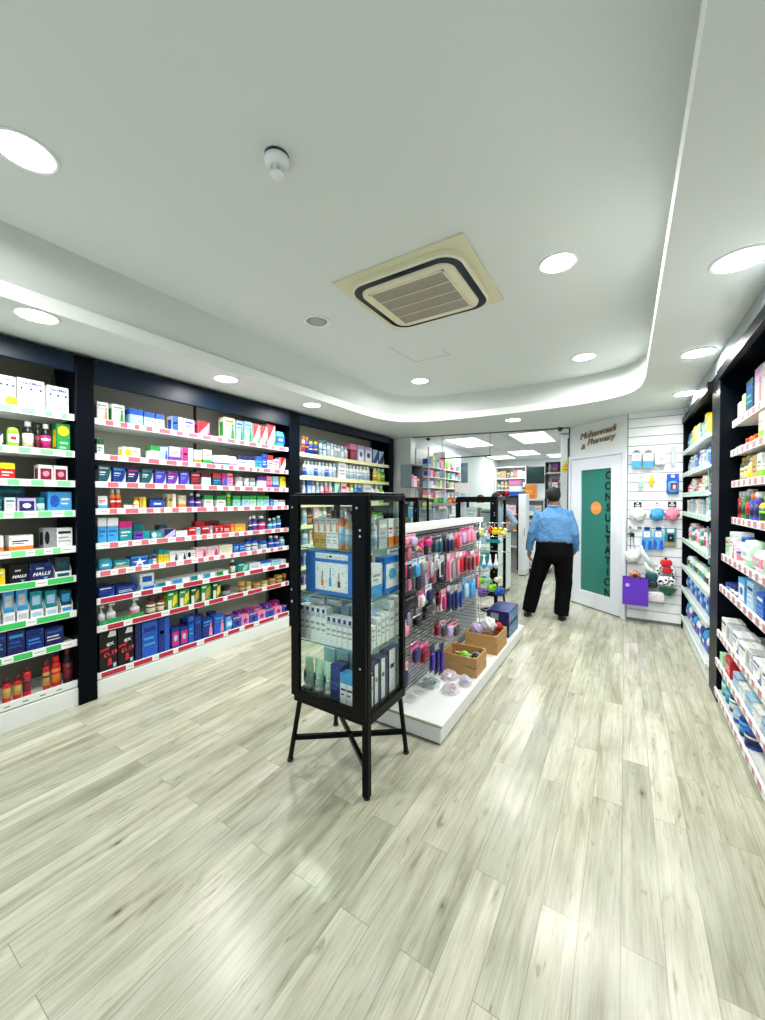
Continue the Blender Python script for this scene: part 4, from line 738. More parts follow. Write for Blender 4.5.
# ---------- glass display cabinets
def cabinet(x0,y0,label,detail=True,W=.512,D=.39,shelves=(.71,.98,1.235)):
    t=empty('display_cabinet',(x0+W/2,y0,0),0,label,'display cabinet')
    w=W/2; b0,b1,tp=.36,.415,1.528
    mb=MB()   # body frame: base rim and top rim
    for z0,z1 in((b0,b1),(tp-.03,tp)):
        mb.box(-w,w,0,.035,z0,z1,CABBLACK); mb.box(-w,w,D-.035,D,z0,z1,CABBLACK); mb.box(-w,-w+.035,.035,D-.035,z0,z1,CABBLACK); mb.box(w-.035,w,.035,D-.035,z0,z1,CABBLACK)
    mb.build('frame',t,bevel=.004)
    MB().box(-w+.004,w-.004,.004,D-.004,tp,tp+.012,CABBLACK).build('top_panel',t,bevel=.006)
    MB().box(-w+.03,w-.03,.03,D-.03,b0+.035,b0+.045,BLACKMETAL).build('bottom_panel',t)
    for x in(-w,w-.032):
        for y in(0,D-.032):
            MB().box(x,x+.032,y,y+.032,b1,tp-.03,CABBLACK).build('corner_post',t,bevel=.004)
    # front door with broad stiles
    mb=MB(); s=.062
    mb.box(-w+.002,-w+s,-.022,-.002,b1-.01,tp-.002,CABBLACK); mb.box(w-s-.02,w-.002,-.022,-.002,b1-.01,tp-.002,CABBLACK); mb.box(-w+s,w-s-.02,-.022,-.002,tp-.055,tp-.002,CABBLACK); mb.box(-w+s,w-s-.02,-.022,-.002,b1-.01,b1+.03,CABBLACK)
    d=mb.build('door',t,bevel=.003)
    MB().box(-w+s,w-s-.02,-.014,-.010,b1+.03,tp-.055,GLASS).build('door_pane',d)
    mb=MB()
    for z in(.86,.9): mb.lathe([(.006,0),(.006,.004),(0,.005)],CHROME,n=10)
    mb=MB()
    for x,z in((w-.03,1.35),(w-.03,1.32),(w-.03,.66),(-w+.02,1.46),(w-.05,1.46),(-w+.012,1.0)): mb.lathe([(.005,0),(.005,.003)],CHROME,cx=x,cy=0,n=10) if 0 else mb.box(x-.005,x+.005,-.026,-.022,z-.005,z+.005,CHROME)
    mb.build('screws',d)
    mb=MB(); mb.box(-w+.02,-w+.034,-.04,-.022,.93,.945,CHROME); mb.build('door_knob',d,bevel=.003)
    MB().box(w-.018,w-.014,.032,D-.032,b1,tp-.03,GLASS).build('side_pane',t)
    MB().box(-w+.014,-w+.018,.032,D-.032,b1,tp-.03,GLASS).build('side_pane',t)
    MB().box(-w+.032,w-.032,D-.018,D-.014,b1,tp-.03,GLASS).build('back_pane',t)
    for z in shelves:
        mb=MB(); mb.box(-w+.02,w-.02,.03,D-.022,z-.006,z,GLASS); sh=mb.build('glass_shelf',t)
        mb=MB(); mb.box(-w+.02,w-.02,.0285,.03,z-.006,z,GLASSEDGE); mb.box(w-.02,w-.0185,.03,D-.022,z-.006,z,GLASSEDGE); mb.build('polished_edge',sh)
    # legs splay a little outwards, X brace between them
    ft={}
    for sx in(-1,1):
        for sy in(0,1):
            a=Vector((sx*(w-.025),.025+sy*(D-.05),b0)); b_=Vector((w-.010 if sx>0 else -w-.032,D+.026 if sy else .004,0.0)); ft[(sx,sy)]=(a,b_)
            mb=MB(); th=.036 if (sx==1 and sy==0) else .022; mb.bar(a,b_+Vector((0,0,.01)),th,th,CABBLACK); lg=mb.build('leg',t,bevel=.004)
            mb=MB(); mb.lathe([(.018,0),(.018,.012),(.011,.016)],BLACKMETAL,cx=b_.x,cy=b_.y,n=12); mb.build('foot_cap',lg)
    for k in((-1,0),(1,0)):
        a,b_=ft[k]; c,d_=ft[(-k[0],1)]; f=.62; mb=MB(); mb.bar(a.lerp(b_,f),c.lerp(d_,f),.022,.024,CABBLACK) ; mb.build('cross_brace',t)
    return t
CX0,CY0=-1.588,1.572
cabinet(CX0,CY0,'near black-framed glass display cabinet on splayed legs in front of the gondola')
cabinet(-1.77,4.52,'far black-framed glass display cabinet at the far end of the gondola')
cabinet(-3.20,5.30,'small black-framed glass cabinet farther back left, by end of wall shelving')
def citem(x,y,z,kind,w,h,d,base,a,b,des,label,group='goods inside the near glass cabinet',rz=0):
    return make_product(KD[kind],w,h,d,base,a,b,des,(x,y,z+.0008),rz,label,group)
def cx(px,y=1.64): return on(px,500,1,y).x
# top glass shelf z=1.235
T=1.235
citem(cx(311.5),1.66,T,'t',.05,.155,.05,'gold','brown','orange','x','gold and brown cream tube, far left on top glass shelf of near cabinet')
citem(cx(305),1.80,T,'t',.045,.13,.05,'cream','white','grey','x','cream tube behind gold one on top glass shelf of near cabinet')
for lev in(0,1):
    for k in range(4):
        c=('white','orange','grey','figure') if lev else (('gold','tan','brown','text') if k<2 else ('white','silver','grey','text'))
        citem(cx(318.2+k*6),1.63,T+lev*.083,'c',.0405,.08,.12,*c,f'{c[0]} carton, {"upper" if lev else "lower"} row, {ORD[k+1]} from left of block on top glass shelf','small cartons stacked on the top glass shelf')
for k,(x,n) in enumerate([(343,'b'),(349.5,'b')]): citem(cx(x),1.615,T,n,.042,.21 if k==0 else .19,.05,'orange' if k==0 else 'tan','silver','pale blue','x',f'{["orange","tan"][k]} serum bottle beside the white cartons on top glass shelf')
citem(cx(353.5),1.66,T,'c',.035,.13,.05,'white','orange','red','band','white and orange carton, rightmost behind glass door on top shelf')
for k in range(4): citem(-1.52+.07*k,1.82,T,'b',.05,.2,.05,'black' if k%2 else 'brown','black' if k%2 else 'dark grey','tan','x',f'{"black" if k%2 else "brown"} bottle in back row of top glass shelf, {ORD[k+1]} from left','dark bottles in back row of top glass shelf')
def cy_(px): return on(px,500,0,-1.12).y
def ritem(px0,px1,z,kind,h,base,a,b,des,label,d=.07,X=-1.122):
    y0=on(px0,500,0,X).y; y1=on(px1,500,0,X).y
    return make_product(KD[kind],(y1-y0)*.95,h,d,base,a,b,des,(X,(y0+y1)/2,z+.0008),pi/2,label,'goods inside the near glass cabinet')
ritem(374,378.5,T,'b',.17,'silver','white','pale blue','x','silver bottle nearest door side on top glass shelf, right side')
ritem(379,387.5,T,'c',.155,'silver','white','grey','text','grey and white box in middle right of top glass shelf')
ritem(388.5,393.5,T,'c',.155,'white','orange','red','band','white and orange carton, second from rear on top shelf right side')
ritem(395.3,399.3,T,'c',.155,'white','orange','gold','band','white and orange carton, rearmost on top shelf right side')
# blue gift box on the second shelf
S2=.98
o=citem((cx(307)+cx(354))/2,1.63,S2,'c',cx(354)-cx(307),.235,.12,'azure','dark blue','sky blue','plain','large blue gift box with white panel picturing three bottles, second glass shelf')
W=cx(354)-cx(307); mb=MB(); mb.box(-W*.28,W*.40,-.0012,-.0002,.02,.175,'white'); mb.box(-W*.28,W*.40,-.0012,-.0002,.195,.225,'white'); mb.build('white_panel',o)
mb=MB()
for x,c,hh,c2 in((-.13,'orange',.055,'brown'),(.04,'sky blue',.075,'blue'),(.22,'dark red',.055,'maroon')):
    mb.box(W*x-.009,W*x+.009,-.0022,-.0012,.045,.045+hh*.6,c); mb.box(W*x-.003,W*x+.003,-.0022,-.0012,.045+hh*.6,.045+hh+.025,c2)
mb.build('bottle_picture',o); MB().box(W*.02,W*.07,-.0022,-.0012,.203,.215,'navy').build('print',o)
ritem(371.5,382,S2,'c',.175,'white','sky blue','grey','band','white carton with blue print at right front of second glass shelf',.06)
o=ritem(384,400,S2,'c',.2,'azure','white','sky blue','label','blue box with white label at right rear of second glass shelf',.06)
# third shelf
S3=.71
for k in range(10):
    x=cx(305+5.3*k); h=.19 if k<5 else .155
    citem(x,1.615+(.0),S3,'c',.0385 if k<9 else .036,h,.06,'white','silver','grey','text',f'white carton with blue tab, {ORD[k+1]} from left in front row of third glass shelf','white cartons with blue tabs on the third glass shelf')
    MB().box(-.009,.009,-.0016,-.0006,h-.026,h-.004,'dark blue').build('blue_tab',COL.objects[-1])
for k in range(5): citem(-1.5+.075*k,1.74,S3,'c',.06,.2 if k%2 else .185,.09,'pale blue','white','grey','text',f'pale blue carton, {ORD[k+1]} from left in back row of third glass shelf','pale cartons in back row of third glass shelf')
for k,(x,z) in enumerate([(-1.49,.195),(-1.365,.205)]): citem(x,1.66,S3+z,'c',.11,.045,.1,'silver' if k==0 else 'grey','dark blue','white','text',f'flat {"silver" if k==0 else "grey"} carton lying on top of white cartons, third glass shelf')
for k,(a,b,h) in enumerate([(372,376,.12),(377,381,.15),(381.5,385.5,.16),(386,389.5,.16),(390,394.5,.21),(395,399.5,.225)]):
    ritem(a,b,S3,'c',h,'white','silver','grey','text',f'white carton at right side of third glass shelf, {ORD[k+1]} from the door',.06)
# bottom shelf
S4=.407
for k in range(3):
    citem(cx(307+10*k),1.63,S4,'t',.062,.185,.06,'pale green','white','navy','x',f'pale green tube, {ORD[k+1]} from left on bottom of near cabinet','pale tubes on the cabinet bottom')
citem(cx(337),1.625,S4,'c',.07,.19,.08,'navy','dark blue','blue','top','navy carton in middle of near cabinet bottom')
for k in range(2): citem(cx(346+6.3*k),1.615,S4,'c',.045,.165,.06,'white','sky blue','navy','top',f'white carton with sky blue top, {["left","right"][k]} of pair on cabinet bottom')
for k in range(4): citem(-1.5+.1*k,1.78,S4,'c',.085,.2,.07,'pale blue' if k<3 else 'navy','mint','grey','text',f'{"pale blue" if k<3 else "navy"} carton, {ORD[k+1]} from left in back row on cabinet bottom','back row on the cabinet bottom')
for k,(a,b,h) in enumerate([(371.5,374,.16),(374.5,380.5,.21),(381,388,.22),(389,400,.24)]):
    ritem(a,b,S4,'c',h,'navy','white','sky blue','split',f'navy and white carton at right side of cabinet bottom, {ORD[k+1]} from the door',.07)
# far cabinet goods
for k,(x,z,w,h,c,a,l) in enumerate([(-1.60,1.235,.14,.17,'white','silver','white box on top shelf of far glass cabinet, left'),(-1.43,1.235,.13,.15,'grey','dark grey','grey box on top shelf of far glass cabinet, middle'),(-1.55,.98,.2,.16,'pale blue','white','pale blue box on second shelf of far glass cabinet'),(-1.5,.71,.22,.15,'teal','white','teal box on third shelf of far glass cabinet'),(-1.5,.407,.22,.2,'white','teal','white box on bottom of far glass cabinet')]):
    make_product('carton',w,h,.18,c,a,'grey','text',(x,4.60,z+.001),0,l,None)
for k,(x,z,w,h,c,a,l) in enumerate([(-3.02,1.235,.09,.2,'brown','orange','brown carton on top shelf of back left cabinet'),(-2.85,1.235,.12,.18,'sky blue','white','sky blue carton on top shelf of back left cabinet'),(-2.95,.98,.2,.15,'white','blue','white carton on second shelf of back left cabinet'),(-2.95,.71,.2,.15,'blue','white','blue carton on third shelf of back left cabinet')]):
    make_product('carton',w,h,.18,c,a,'grey','text',(x,5.38,z+.001),0,l,None)

# ---------- centre gondola
G0,G1=2.155,4.43
gnd=t=empty('gondola_shelf',(-1.38,3.28,0),0,'white low double-sided gondola with slatted grey back behind the near glass cabinet','gondola')
GB=mat('gondola slat grey',(186,194,196),rough=.35,metal=.2); GD=mat('gondola groove',(46,52,56),rough=.5)
def gp(mb,name,bevel=0,parent=None):
    o=mb.build(name,parent or gnd,(0,0,0),0,bevel)
    for v in o.data.vertices: v.co-=Vector((-1.38,3.28,0))
    return o
gp(MB().box(-1.82,-.938,G0,G1,.012,.11,WHITE),'platform',.004); gp(MB().box(-1.79,-.985,G0+.03,G1-.03,0,.012,'dark grey'),'kick_recess')
gp(MB().box(-1.825,-.933,G0-.003,G0+.012,.108,.116,mat('edge tan',(150,146,120),rough=.5)),'edge_trim')
mb=MB(); mb.box(-1.42,-1.34,G0+.02,3.98,.11,1.27,GD); z=.13
while z<1.25: mb.box(-1.432,-1.328,G0+.018,3.985,z,z+.016,GB); z+=.027
gp(mb,'slatted_back'); gp(MB().box(-1.46,-1.27,G0,4.02,1.27,1.315,WHITE),'top_cap',.004)
for yy in(G0+.0,3.97): gp(MB().box(-1.44,-1.32,yy,yy+.03,.11,1.27,WHITE),'end_post',.003)
for z in(1.2,): 
    mb=MB()
    for k in range(18): mb.tube([(-1.33,2.22+.1*k,z+.03),(-1.15,2.22+.1*k,z+.03),(-1.14,2.22+.1*k,z+.045)],.003,CHROME,6)
    o=gp(mb,'peg_hooks'); o['kind']='stuff'
for zz in(1.02,.80,.585,.42):
    mb=MB()
    for k in range(17): mb.tube([(-1.33,2.25+.1*k,zz),(-1.13,2.25+.1*k,zz),(-1.12,2.25+.1*k,zz+.015)],.003,CHROME,6)
    o=gp(mb,'peg_hooks'); o['kind']='stuff'
    mb=MB(); mb.tube([(-1.33,2.25,zz+.012),(-1.33,3.9,zz+.012)],.005,CHROME,6); gp(mb,'hook_rail')
def gitem(px0,px1,py0,py1,kind,base,a,b,label,X=-1.13,d=.03,group='carded goods hanging on the gondola'):
    c=on((px0+px1)/2,py0,0,X); y0=on(px0,500,0,X).y; y1=on(px1,500,0,X).y; zb=on((px0+px1)/2,py1,0,X).z
    return make_product(KD[kind],(y1-y0),c.z-zb,d,base,a,b,'x',(X,(y0+y1)/2,zb),pi/2,label,group)
R1=[(404.5,411,534,546,'h','pink','white','pink','pink hair band pack at near end of top gondola row'),(411.5,419.5,534,546,'h','pale pink','pink','lilac','pale pink hair band pack, second in top gondola row'),(420.5,425,541,552,'r','magenta','red','magenta','magenta hair tie card below the top gondola rail'),(427,434,537,546,'h','magenta','maroon','magenta','magenta bow pack in top gondola row'),(435.5,439.5,537,553,'h','dark grey','black','dark teal','dark grey comb pack in top gondola row'),(440,444,536,553,'h','grey','dark grey','dark teal','grey comb pack in top gondola row'),(445,448.5,535,553,'r','navy','dark grey','black','first dark brush card in top gondola row'),(449,452,535,553,'r','dark grey','grey','navy','second dark brush card in top gondola row'),(452.5,456,534,552,'h','pale blue','white','dark grey','pale blue brush pack in top gondola row'),(457,460,533,550,'r','pink','pink','red','narrow pink card in top gondola row'),(460.5,463,532,549,'r','red','pink','pink','narrow red card in top gondola row'),(463.7,467.5,528,544,'h','pink','magenta','lilac','first of broad pink cards in top gondola row'),(468,472,527,543,'h','pink','magenta','pink','second of broad pink cards in top gondola row'),(472.5,476.5,526,543,'h','pale pink','pink','pink','last of broad pink cards in top gondola row')]
R2=[(404.5,408,558,580,'h','white','pink','magenta','white pack at near end of second gondola row'),(408.5,415.5,561,580,'h','navy','white','dark grey','navy pack in second gondola row'),(416,421.5,559,578,'h','white','pale blue','sky blue','white and sky blue pack in second gondola row'),(422.5,429.5,557,572,'h','white','silver','grey','white pack with clear blister in second gondola row'),(430.5,435.5,556,578,'r','pink','grey','silver','slim pink pack in second gondola row'),(437.5,441,554,570,'r','white','white','silver','slim white card in second gondola row'),(442.5,446.7,556,577,'r','white','silver','dark grey','white tweezer card in second gondola row'),(449.5,452.5,554,581,'r','pink','pale pink','pink','first tall pink card in second gondola row'),(453,456.8,553,581,'r','pale pink','pink','grey','second tall pink card in second gondola row'),(458,461,552,578,'r','grey','pale pink','pink','grey and pink card in second gondola row'),(461.7,464.7,552,574,'r','pink','white','red','third pink card in second gondola row'),(465.3,468.5,551,572,'r','red','pink','dark red','red card in second gondola row'),(469,472.3,552,572,'r','pink','magenta','dark red','fourth pink card in second gondola row'),(473,476,551,571,'r','pink','white','dark red','fifth pink card in second gondola row'),(477,480,550,568,'r','pale pink','pink','red','last pink card in second gondola row')]
R3=[(404.5,420,592,610,'h','black','dark grey','black','wide black pack in third gondola row'),(421.5,427,591,608,'r','pale pink','magenta','white','pale pink card beside wide black pack, third gondola row'),(429,435.5,585,601,'h','white','silver','navy','white pack with navy blister in third gondola row'),(426.5,437,602,613,'h','black','black','dark grey','black pouch pack hanging low in third gondola row'),(439,443,586,606,'r','black','dark grey','maroon','black card in third gondola row'),(443.7,448.3,590,611,'r','white','pink','magenta','white and magenta card in third gondola row'),(449.5,452.7,586,612,'r','dark grey','silver','navy','first long navy brush in third gondola row'),(453.2,456.4,586,612,'r','silver','grey','navy','second long navy brush in third gondola row'),(457,460.2,585,611,'r','dark grey','silver','dark blue','third long navy brush in third gondola row'),(460.8,464,584,609,'r','silver','grey','dark blue','fourth long navy brush in third gondola row'),(466,470.5,577,599,'h','sky blue','grey','pale blue','sky blue pack in third gondola row'),(472,477,576,598,'h','sky blue','grey','sky blue','second sky blue pack in third gondola row')]
R4=[(404.5,410.5,622,638,'h','white','pink','pink','small white and pink pack in fourth gondola row'),(417,424,615,626,'h','black','white','black','small black pack in fourth gondola row'),(438,442.5,620,636,'h','maroon','dark grey','maroon','maroon pack in fourth gondola row'),(443.5,449,621,637,'h','lilac','pink','dark grey','lilac pack in fourth gondola row'),(449.7,455,621,637,'h','pink','dark grey','lilac','pink pack in fourth gondola row'),(455.7,461.5,622,636,'h','pale pink','red','dark grey','pale pink pack in fourth gondola row')]
R5=[(415,422.7,643,663,'h','pink','magenta','navy','left of two pink and navy packs in fifth gondola row'),(423.5,432,643,663,'h','magenta','pink','maroon','right of two pink and navy packs in fifth gondola row'),(433,437,645,672,'r','navy','navy','violet','first long navy pack in fifth gondola row'),(437.6,441.6,644,674,'r','navy','grey','navy','second long navy pack in fifth gondola row'),(442.2,446.4,644,674,'r','navy','navy','violet','third long navy pack in fifth gondola row'),(404.5,411,664,690,'r','pale pink','pink','navy','long pale pink card nearest the platform, bottom gondola row')]
for R_ in(R1,R2,R3,R4,R5):
    for it in R_: gitem(*it[:8],it[8])
# depth rows behind the front packs
gr=random.Random(5)
for z,h in((1.23,.13),(1.02,.16),(.80,.17)):
    for k in range(12):
        y=2.27+.13*k; c=gr.choice(['pale pink','white','dark grey','navy','pink','silver']); a=gr.choice(['grey','magenta','white','maroon'])
        make_product('hang',.07,h,.02,c,a,gr.choice(['silver','dark grey','pink','lilac']),'x',(-1.21,y,z-h-.004),pi/2,f'{c} and {a} pack, {ORD[k+1]} from near end behind front packs, {"top" if z>1.2 else "second" if z>1 else "third"} gondola row','second-line packs hanging on the gondola')
# brown headband near end
mb=MB(); mb.tube([(0,.045*cos(a),.03*sin(a)) for a in [pi*k/10 for k in range(11)]],.009,'brown',8)
tag(mb.build('hair_band',None,on(410,551,0,-1.12),0),'brown padded hair band at near end of gondola, below pink packs','hair band')
mb=MB(); mb.tube([(0,.03*cos(a),.022*sin(a)) for a in [pi*k/10 for k in range(11)]],.01,'tan',8)
tag(mb.build('hair_band',None,on(418,551,0,-1.12),0),'tan padded hair band beside the brown one on gondola','hair band')
# toys and shower goods at the far end of the gondola
def blob(mb,c,rx,ry,rz,m,n=12):
    vs=[];fs=[];M=8
    for j in range(M+1):
        t_=-pi/2+pi*j/M
        for i in range(n): a=2*pi*i/n; vs.append((c[0]+rx*cos(t_)*cos(a),c[1]+ry*cos(t_)*sin(a),c[2]+rz*sin(t_)))
    for j in range(M):
        for i in range(n): k=(i+1)%n; fs.append((j*n+i,j*n+k,(j+1)*n+k,(j+1)*n+i))
    return mb.add(vs,fs,m,True)
for k,(px,py,c,c2,l) in enumerate([(476,534,'pale green','lime','pale green bath duck hanging at far end of gondola, leftmost'),(481,533,'pale yellow','lime','pale yellow bath duck, second from left at far gondola end'),(486.5,535,'white','pale green','white bath toy, third from left at far gondola end'),(490,531,'red','yellow','red-beaked bath toy at far gondola end'),(494.5,532,'yellow','orange','yellow bath duck at far gondola end'),(499,532,'yellow','green','yellow bath duck with green wing at far gondola end'),(504,533,'pale yellow','yellow','pale yellow bath duck, rightmost at far gondola end')]):
    p=on(px,py,1,4.25); mb=MB(); blob(mb,(0,0,0),.035,.03,.03,c); blob(mb,(.015,-.01,.035),.02,.02,.02,c); blob(mb,(.036,-.015,.033),.012,.01,.006,c2); mb.tube([(0,0,.05),(0,0,.085)],.003,CHROME,6)
    tag(mb.build('bath_toy',None,p),l,'bath toy','bath toys at the far gondola end')
p=on(493,541,1,4.25); tag(MB().box(-.075,.075,-.01,.01,-.018,.018,'teal').build('display_tray',None,p),'teal display strip under the yellow bath toys','tray')
mb=MB(); mb.tube([(-1.38,4.25,.11),(-1.38,4.25,1.25)],.009,CHROME,8)
for z_ in(1.245,1.09,.93): mb.tube([(-1.40,4.29,z_),(-1.06,4.29,z_)],.005,CHROME,6); mb.tube([(-1.38,3.99,z_),(-1.38,4.25,z_)],.005,CHROME,6)
gp(mb,'end_rack')
for k,(px,c) in enumerate([(484,'sky blue'),(490,'pale blue'),(496,'silver')]):
    p=on(px,562,1,4.2); mb=MB(); mb.lathe([(0,-.075),(.028,-.055),(.03,-.035),(.016,.0),(.008,.05),(.006,.085)],'white',n=12); mb.lathe([(0,-.076),(.029,-.056),(.031,-.03),(.024,-.018)],c,n=12)
    tag(mb.build('bath_brush',None,p),f'white {c}-ended teardrop bath brush hanging at far gondola end','bath brush')
for k,(px,py,c,s,l) in enumerate([(481,581,'lime',.03,'small lime green shower sponge at far gondola end'),(492,588,'lime',.04,'lime green dog shaped sponge at far gondola end'),(499,592,'blue',.04,'blue shower sponge at far gondola end'),(482,593,'purple',.045,'purple round shower sponge at far gondola end'),(498,580,'cream',.032,'cream shower sponge at far gondola end'),(488,581,'mint',.028,'mint shower sponge at far gondola end')]):
    p=on(px,py,1,4.2); s*=1.4; mb=MB(); blob(mb,(0,0,0),s,s*.7,s*.75,c); blob(mb,(s*.6,-s*.3,s*.5),s*.45,s*.4,s*.45,c); mb.tube([(0,0,s*.7),(0,0,s*1.6)],.003,'white',6)
    tag(mb.build('shower_sponge',None,p),l,'sponge','coloured sponges at the far gondola end')
mb=MB(); p=on(473,593,1,4.1); mb.box(-.02,.02,-.02,.02,-.2,0,CLEAR); mb.box(-.014,.014,-.021,-.02,-.18,-.04,'green'); mb.box(-.01,.01,-.022,-.021,-.1,-.05,'red'); tag(mb.build('hanging_pack',None,p),'clear pack with green and red print at far gondola end','packet')
# wooden crates on the platform
def crate(x,y,w,d,h,label,open_front=True):
    CW=mat('crate wood',(188,146,92),rough=.6,bump=.1,bscale=40); t_=.012
    c=empty('wooden_crate',(x,y,.1105),0,label,'crate')
    for k in range(2):
        z0=k*h*.52; z1=z0+h*.46
        MB().box(-w/2,w/2,-d/2,-d/2+t_,z0,z1 if k==0 else z1,CW).build('front_board',c,bevel=.002); MB().box(-w/2,w/2,d/2-t_,d/2,z0,z1,CW).build('back_board',c,bevel=.002)
        MB().box(-w/2,-w/2+t_,-d/2+t_,d/2-t_,z0,z1,CW).build('side_board',c,bevel=.002); MB().box(w/2-t_,w/2,-d/2+t_,d/2-t_,z0,z1,CW).build('side_board',c,bevel=.002)
    MB().box(-w/2+t_,w/2-t_,-d/2+t_,d/2-t_,0,.01,CW).build('bottom_board',c)
    mb=MB()
    for sx in(-1,1):
        for sy in(-1,1): mb.box(sx*(w/2-t_)-.01 if sx<0 else w/2-t_-.018,sx*(w/2-t_)+.018 if sx<0 else w/2-t_+.0,sy*(d/2-t_)-.0 if sy<0 else d/2-t_-.018,sy*(d/2-t_)+.018 if sy<0 else d/2-t_,0.01,h*.98,CW)
    mb.build('corner_blocks',c)
    return c
crate(-1.115,3.03,.30,.26,.155,'nearer open wooden crate with green and white bundles on gondola platform')
crate(-1.105,3.60,.30,.34,.17,'farther open wooden crate with white and lilac puffs on gondola platform')
for k,(x,y,c,l) in enumerate([(-1.19,2.98,'cream','cream rolled cloth in nearer wooden crate'),(-1.07,3.0,'lime','lime green rolled cloth in nearer wooden crate, front'),(-1.13,3.09,'lime','lime green rolled cloth in nearer wooden crate, rear'),(-1.03,3.1,'dark grey','dark grey rolled cloth in nearer wooden crate')]):
    mb=MB(); blob(mb,(0,0,.05),.045,.035,.045,c); blob(mb,(0,0,.05),.047,.012,.047,'white'); tag(mb.build('rolled_cloth',None,(x,y,.125+.006*k)),l,'cloth','rolls in the nearer crate')
def puff(mb,r,c,seed=1,sq=1):
    rg=random.Random(seed)
    n=22;M=14;vs=[];fs=[]
    for j in range(M+1):
        t_=-pi/2+pi*j/M
        for i in range(n):
            a=2*pi*i/n; rr=r*(1+.16*sin(5*a+j)+.12*rg.uniform(-1,1)); vs.append((rr*cos(t_)*cos(a),rr*sq*cos(t_)*sin(a),rr*sin(t_)))
    for j in range(M):
        for i in range(n): k=(i+1)%n; fs.append((j*n+i,j*n+k,(j+1)*n+k,(j+1)*n+i))
    mb.add(vs,fs,c,True); return mb
for k,(x,y,c,r,l) in enumerate([(-1.17,3.52,'lilac',.052,'lilac net shower puff in farther wooden crate'),(-1.08,3.60,'white',.066,'large white net shower puff in farther wooden crate'),(-1.02,3.71,'red',.036,'red shower puff in farther wooden crate')]):
    tag(puff(MB(),r,c,k).build('shower_puff',None,(x,y,.11+.175+.035*(k==1))),l,'shower puff')
# blue product cases
for k,(z,l) in enumerate([(.112,'lower of two navy shrink-wrapped cases at far end of gondola platform'),(.245,'upper of two navy shrink-wrapped cases at far end of gondola platform')]):
    c=empty('product_case',(-1.08,4.13,z),0,l,'case','navy cases stacked on the platform')
    MB().box(-.12,.105,-.2,.2,.0,.125,'navy').build('carton_body',c,bevel=.002)
    mb=MB()
    for j in range(5):
        y=-.16+.08*j; mb.box(.105,.107,y-.025,y+.02,.02,.11,'sky blue'); mb.box(.107,.108,y-.015,y+.01,.03,.06,['lime','orange','mint'][(j+k)%3])
    mb.box(-.08,.0,-.201,-.2,.03,.1,'grey'); mb.box(-.02,.08,-.1,.1,.125,.1255,'dark blue'); mb.build('product_picture',c)
# clear bags of hair bands on the platform
def bag(x,y,w,d,h,c1,c2,label,seed):
    b=empty('plastic_bag',(x,y,.111),.3,label,'plastic bag')
    rg=random.Random(seed); mb=MB(); n=16
    vs=[];fs=[];M=6
    for j in range(M+1):
        t_=pi/2*j/M
        for i in range(n):
            a=2*pi*i/n; k=(1+.12*rg.uniform(-1,1)); vs.append((w/2*cos(t_*.98)**.6*cos(a)*k,d/2*cos(t_*.98)**.6*sin(a)*k,h*sin(t_)*(1+.1*rg.uniform(-1,1))))
    for j in range(M):
        for i in range(n): kk=(i+1)%n; fs.append((j*n+i,j*n+kk,(j+1)*n+kk,(j+1)*n+i))
    mb.add(vs,fs,mat('crinkled film',(235,240,245),rough=.15,alpha=.42),False); mb.build('film',b)
    mb=MB()
    for k in range(12):
        cx_,cy_=rg.uniform(-.3,.3)*w,rg.uniform(-.3,.3)*d; r=.016
        mb.tube([(cx_+r*cos(2*pi*i/10),cy_+r*sin(2*pi*i/10),.012+.003*k+.006*sin(i)) for i in range(10)],.004,[c1,c2,'white'][k%3],6,close=True)
    o=mb.build('hair_ties',b); o['kind']='stuff'
bag(-1.15,2.80,.13,.15,.055,'pink','pale pink','clear bag of pink hair ties on platform beside nearer crate',1)
bag(-1.06,2.61,.13,.14,.05,'pink','magenta','clear bag of magenta hair ties at front of platform goods',2)
bag(-1.22,2.62,.14,.13,.05,'teal','mint','clear bag of teal hair ties on platform, nearest the slatted back',3)
bag(-1.01,2.78,.09,.14,.05,'pale pink','lilac','clear bag of pale pink hair ties on platform edge below crate',4)
# ---------- goods on the slat wall
WY=5.672
def wp(px,py,dy=0): return on(px,py,1,WY-dy)
def wallitem(mb,px,py,name,label,cat,dy=0,group=None):
    return tag(mb.build(name,None,wp(px,py,dy)),label,cat,group)
def wbox(px0,px1,py0,py1,dy=0): a=wp(px0,py0,dy); b=wp(px1,py1,dy); return a.x,b.x,a.z,b.z
def peg(mb,L=.06,z=0): mb.tube([(0,.0,z),(0,-L,z),(0,-L-.008,z+.01)],.0025,CHROME,6)
for k,(p0,p1) in enumerate([(632,641),(643.5,653)]):
    x0,x1,z1,z0=wbox(p0,p1,450,467.5,.05); w=(x1-x0); h=z1-z0; mb=MB()
    mb.box(-w/2,w/2,-.02,.03,0,h*.38,'sky blue'); mb.box(-w/2,w/2,-.018,.028,h*.38,h*.8,'white'); mb.box(-w*.3,w*.3,-.0185,-.018,h*.45,h*.72,'pale pink'); mb.prism([(-w/2,0,h*.8),(w/2,0,h*.8),(w*.25,0,h),(-w*.25,0,h)],1,.004,'grey'); mb.box(-w*.1,w*.1,-.001,0,h*.88,h*.94,'dark grey')
    tag(mb.build('hanging_pack',None,((x0+x1)/2,WY-.035,z0)),['left of two white and blue pouches hanging high on slat wall','right of two white and blue pouches hanging high on slat wall'][k],'packet','blue based pouches on the slat wall')
x0,x1,z1,z0=wbox(655,665.5,448,464,.05); w=x1-x0;h=z1-z0
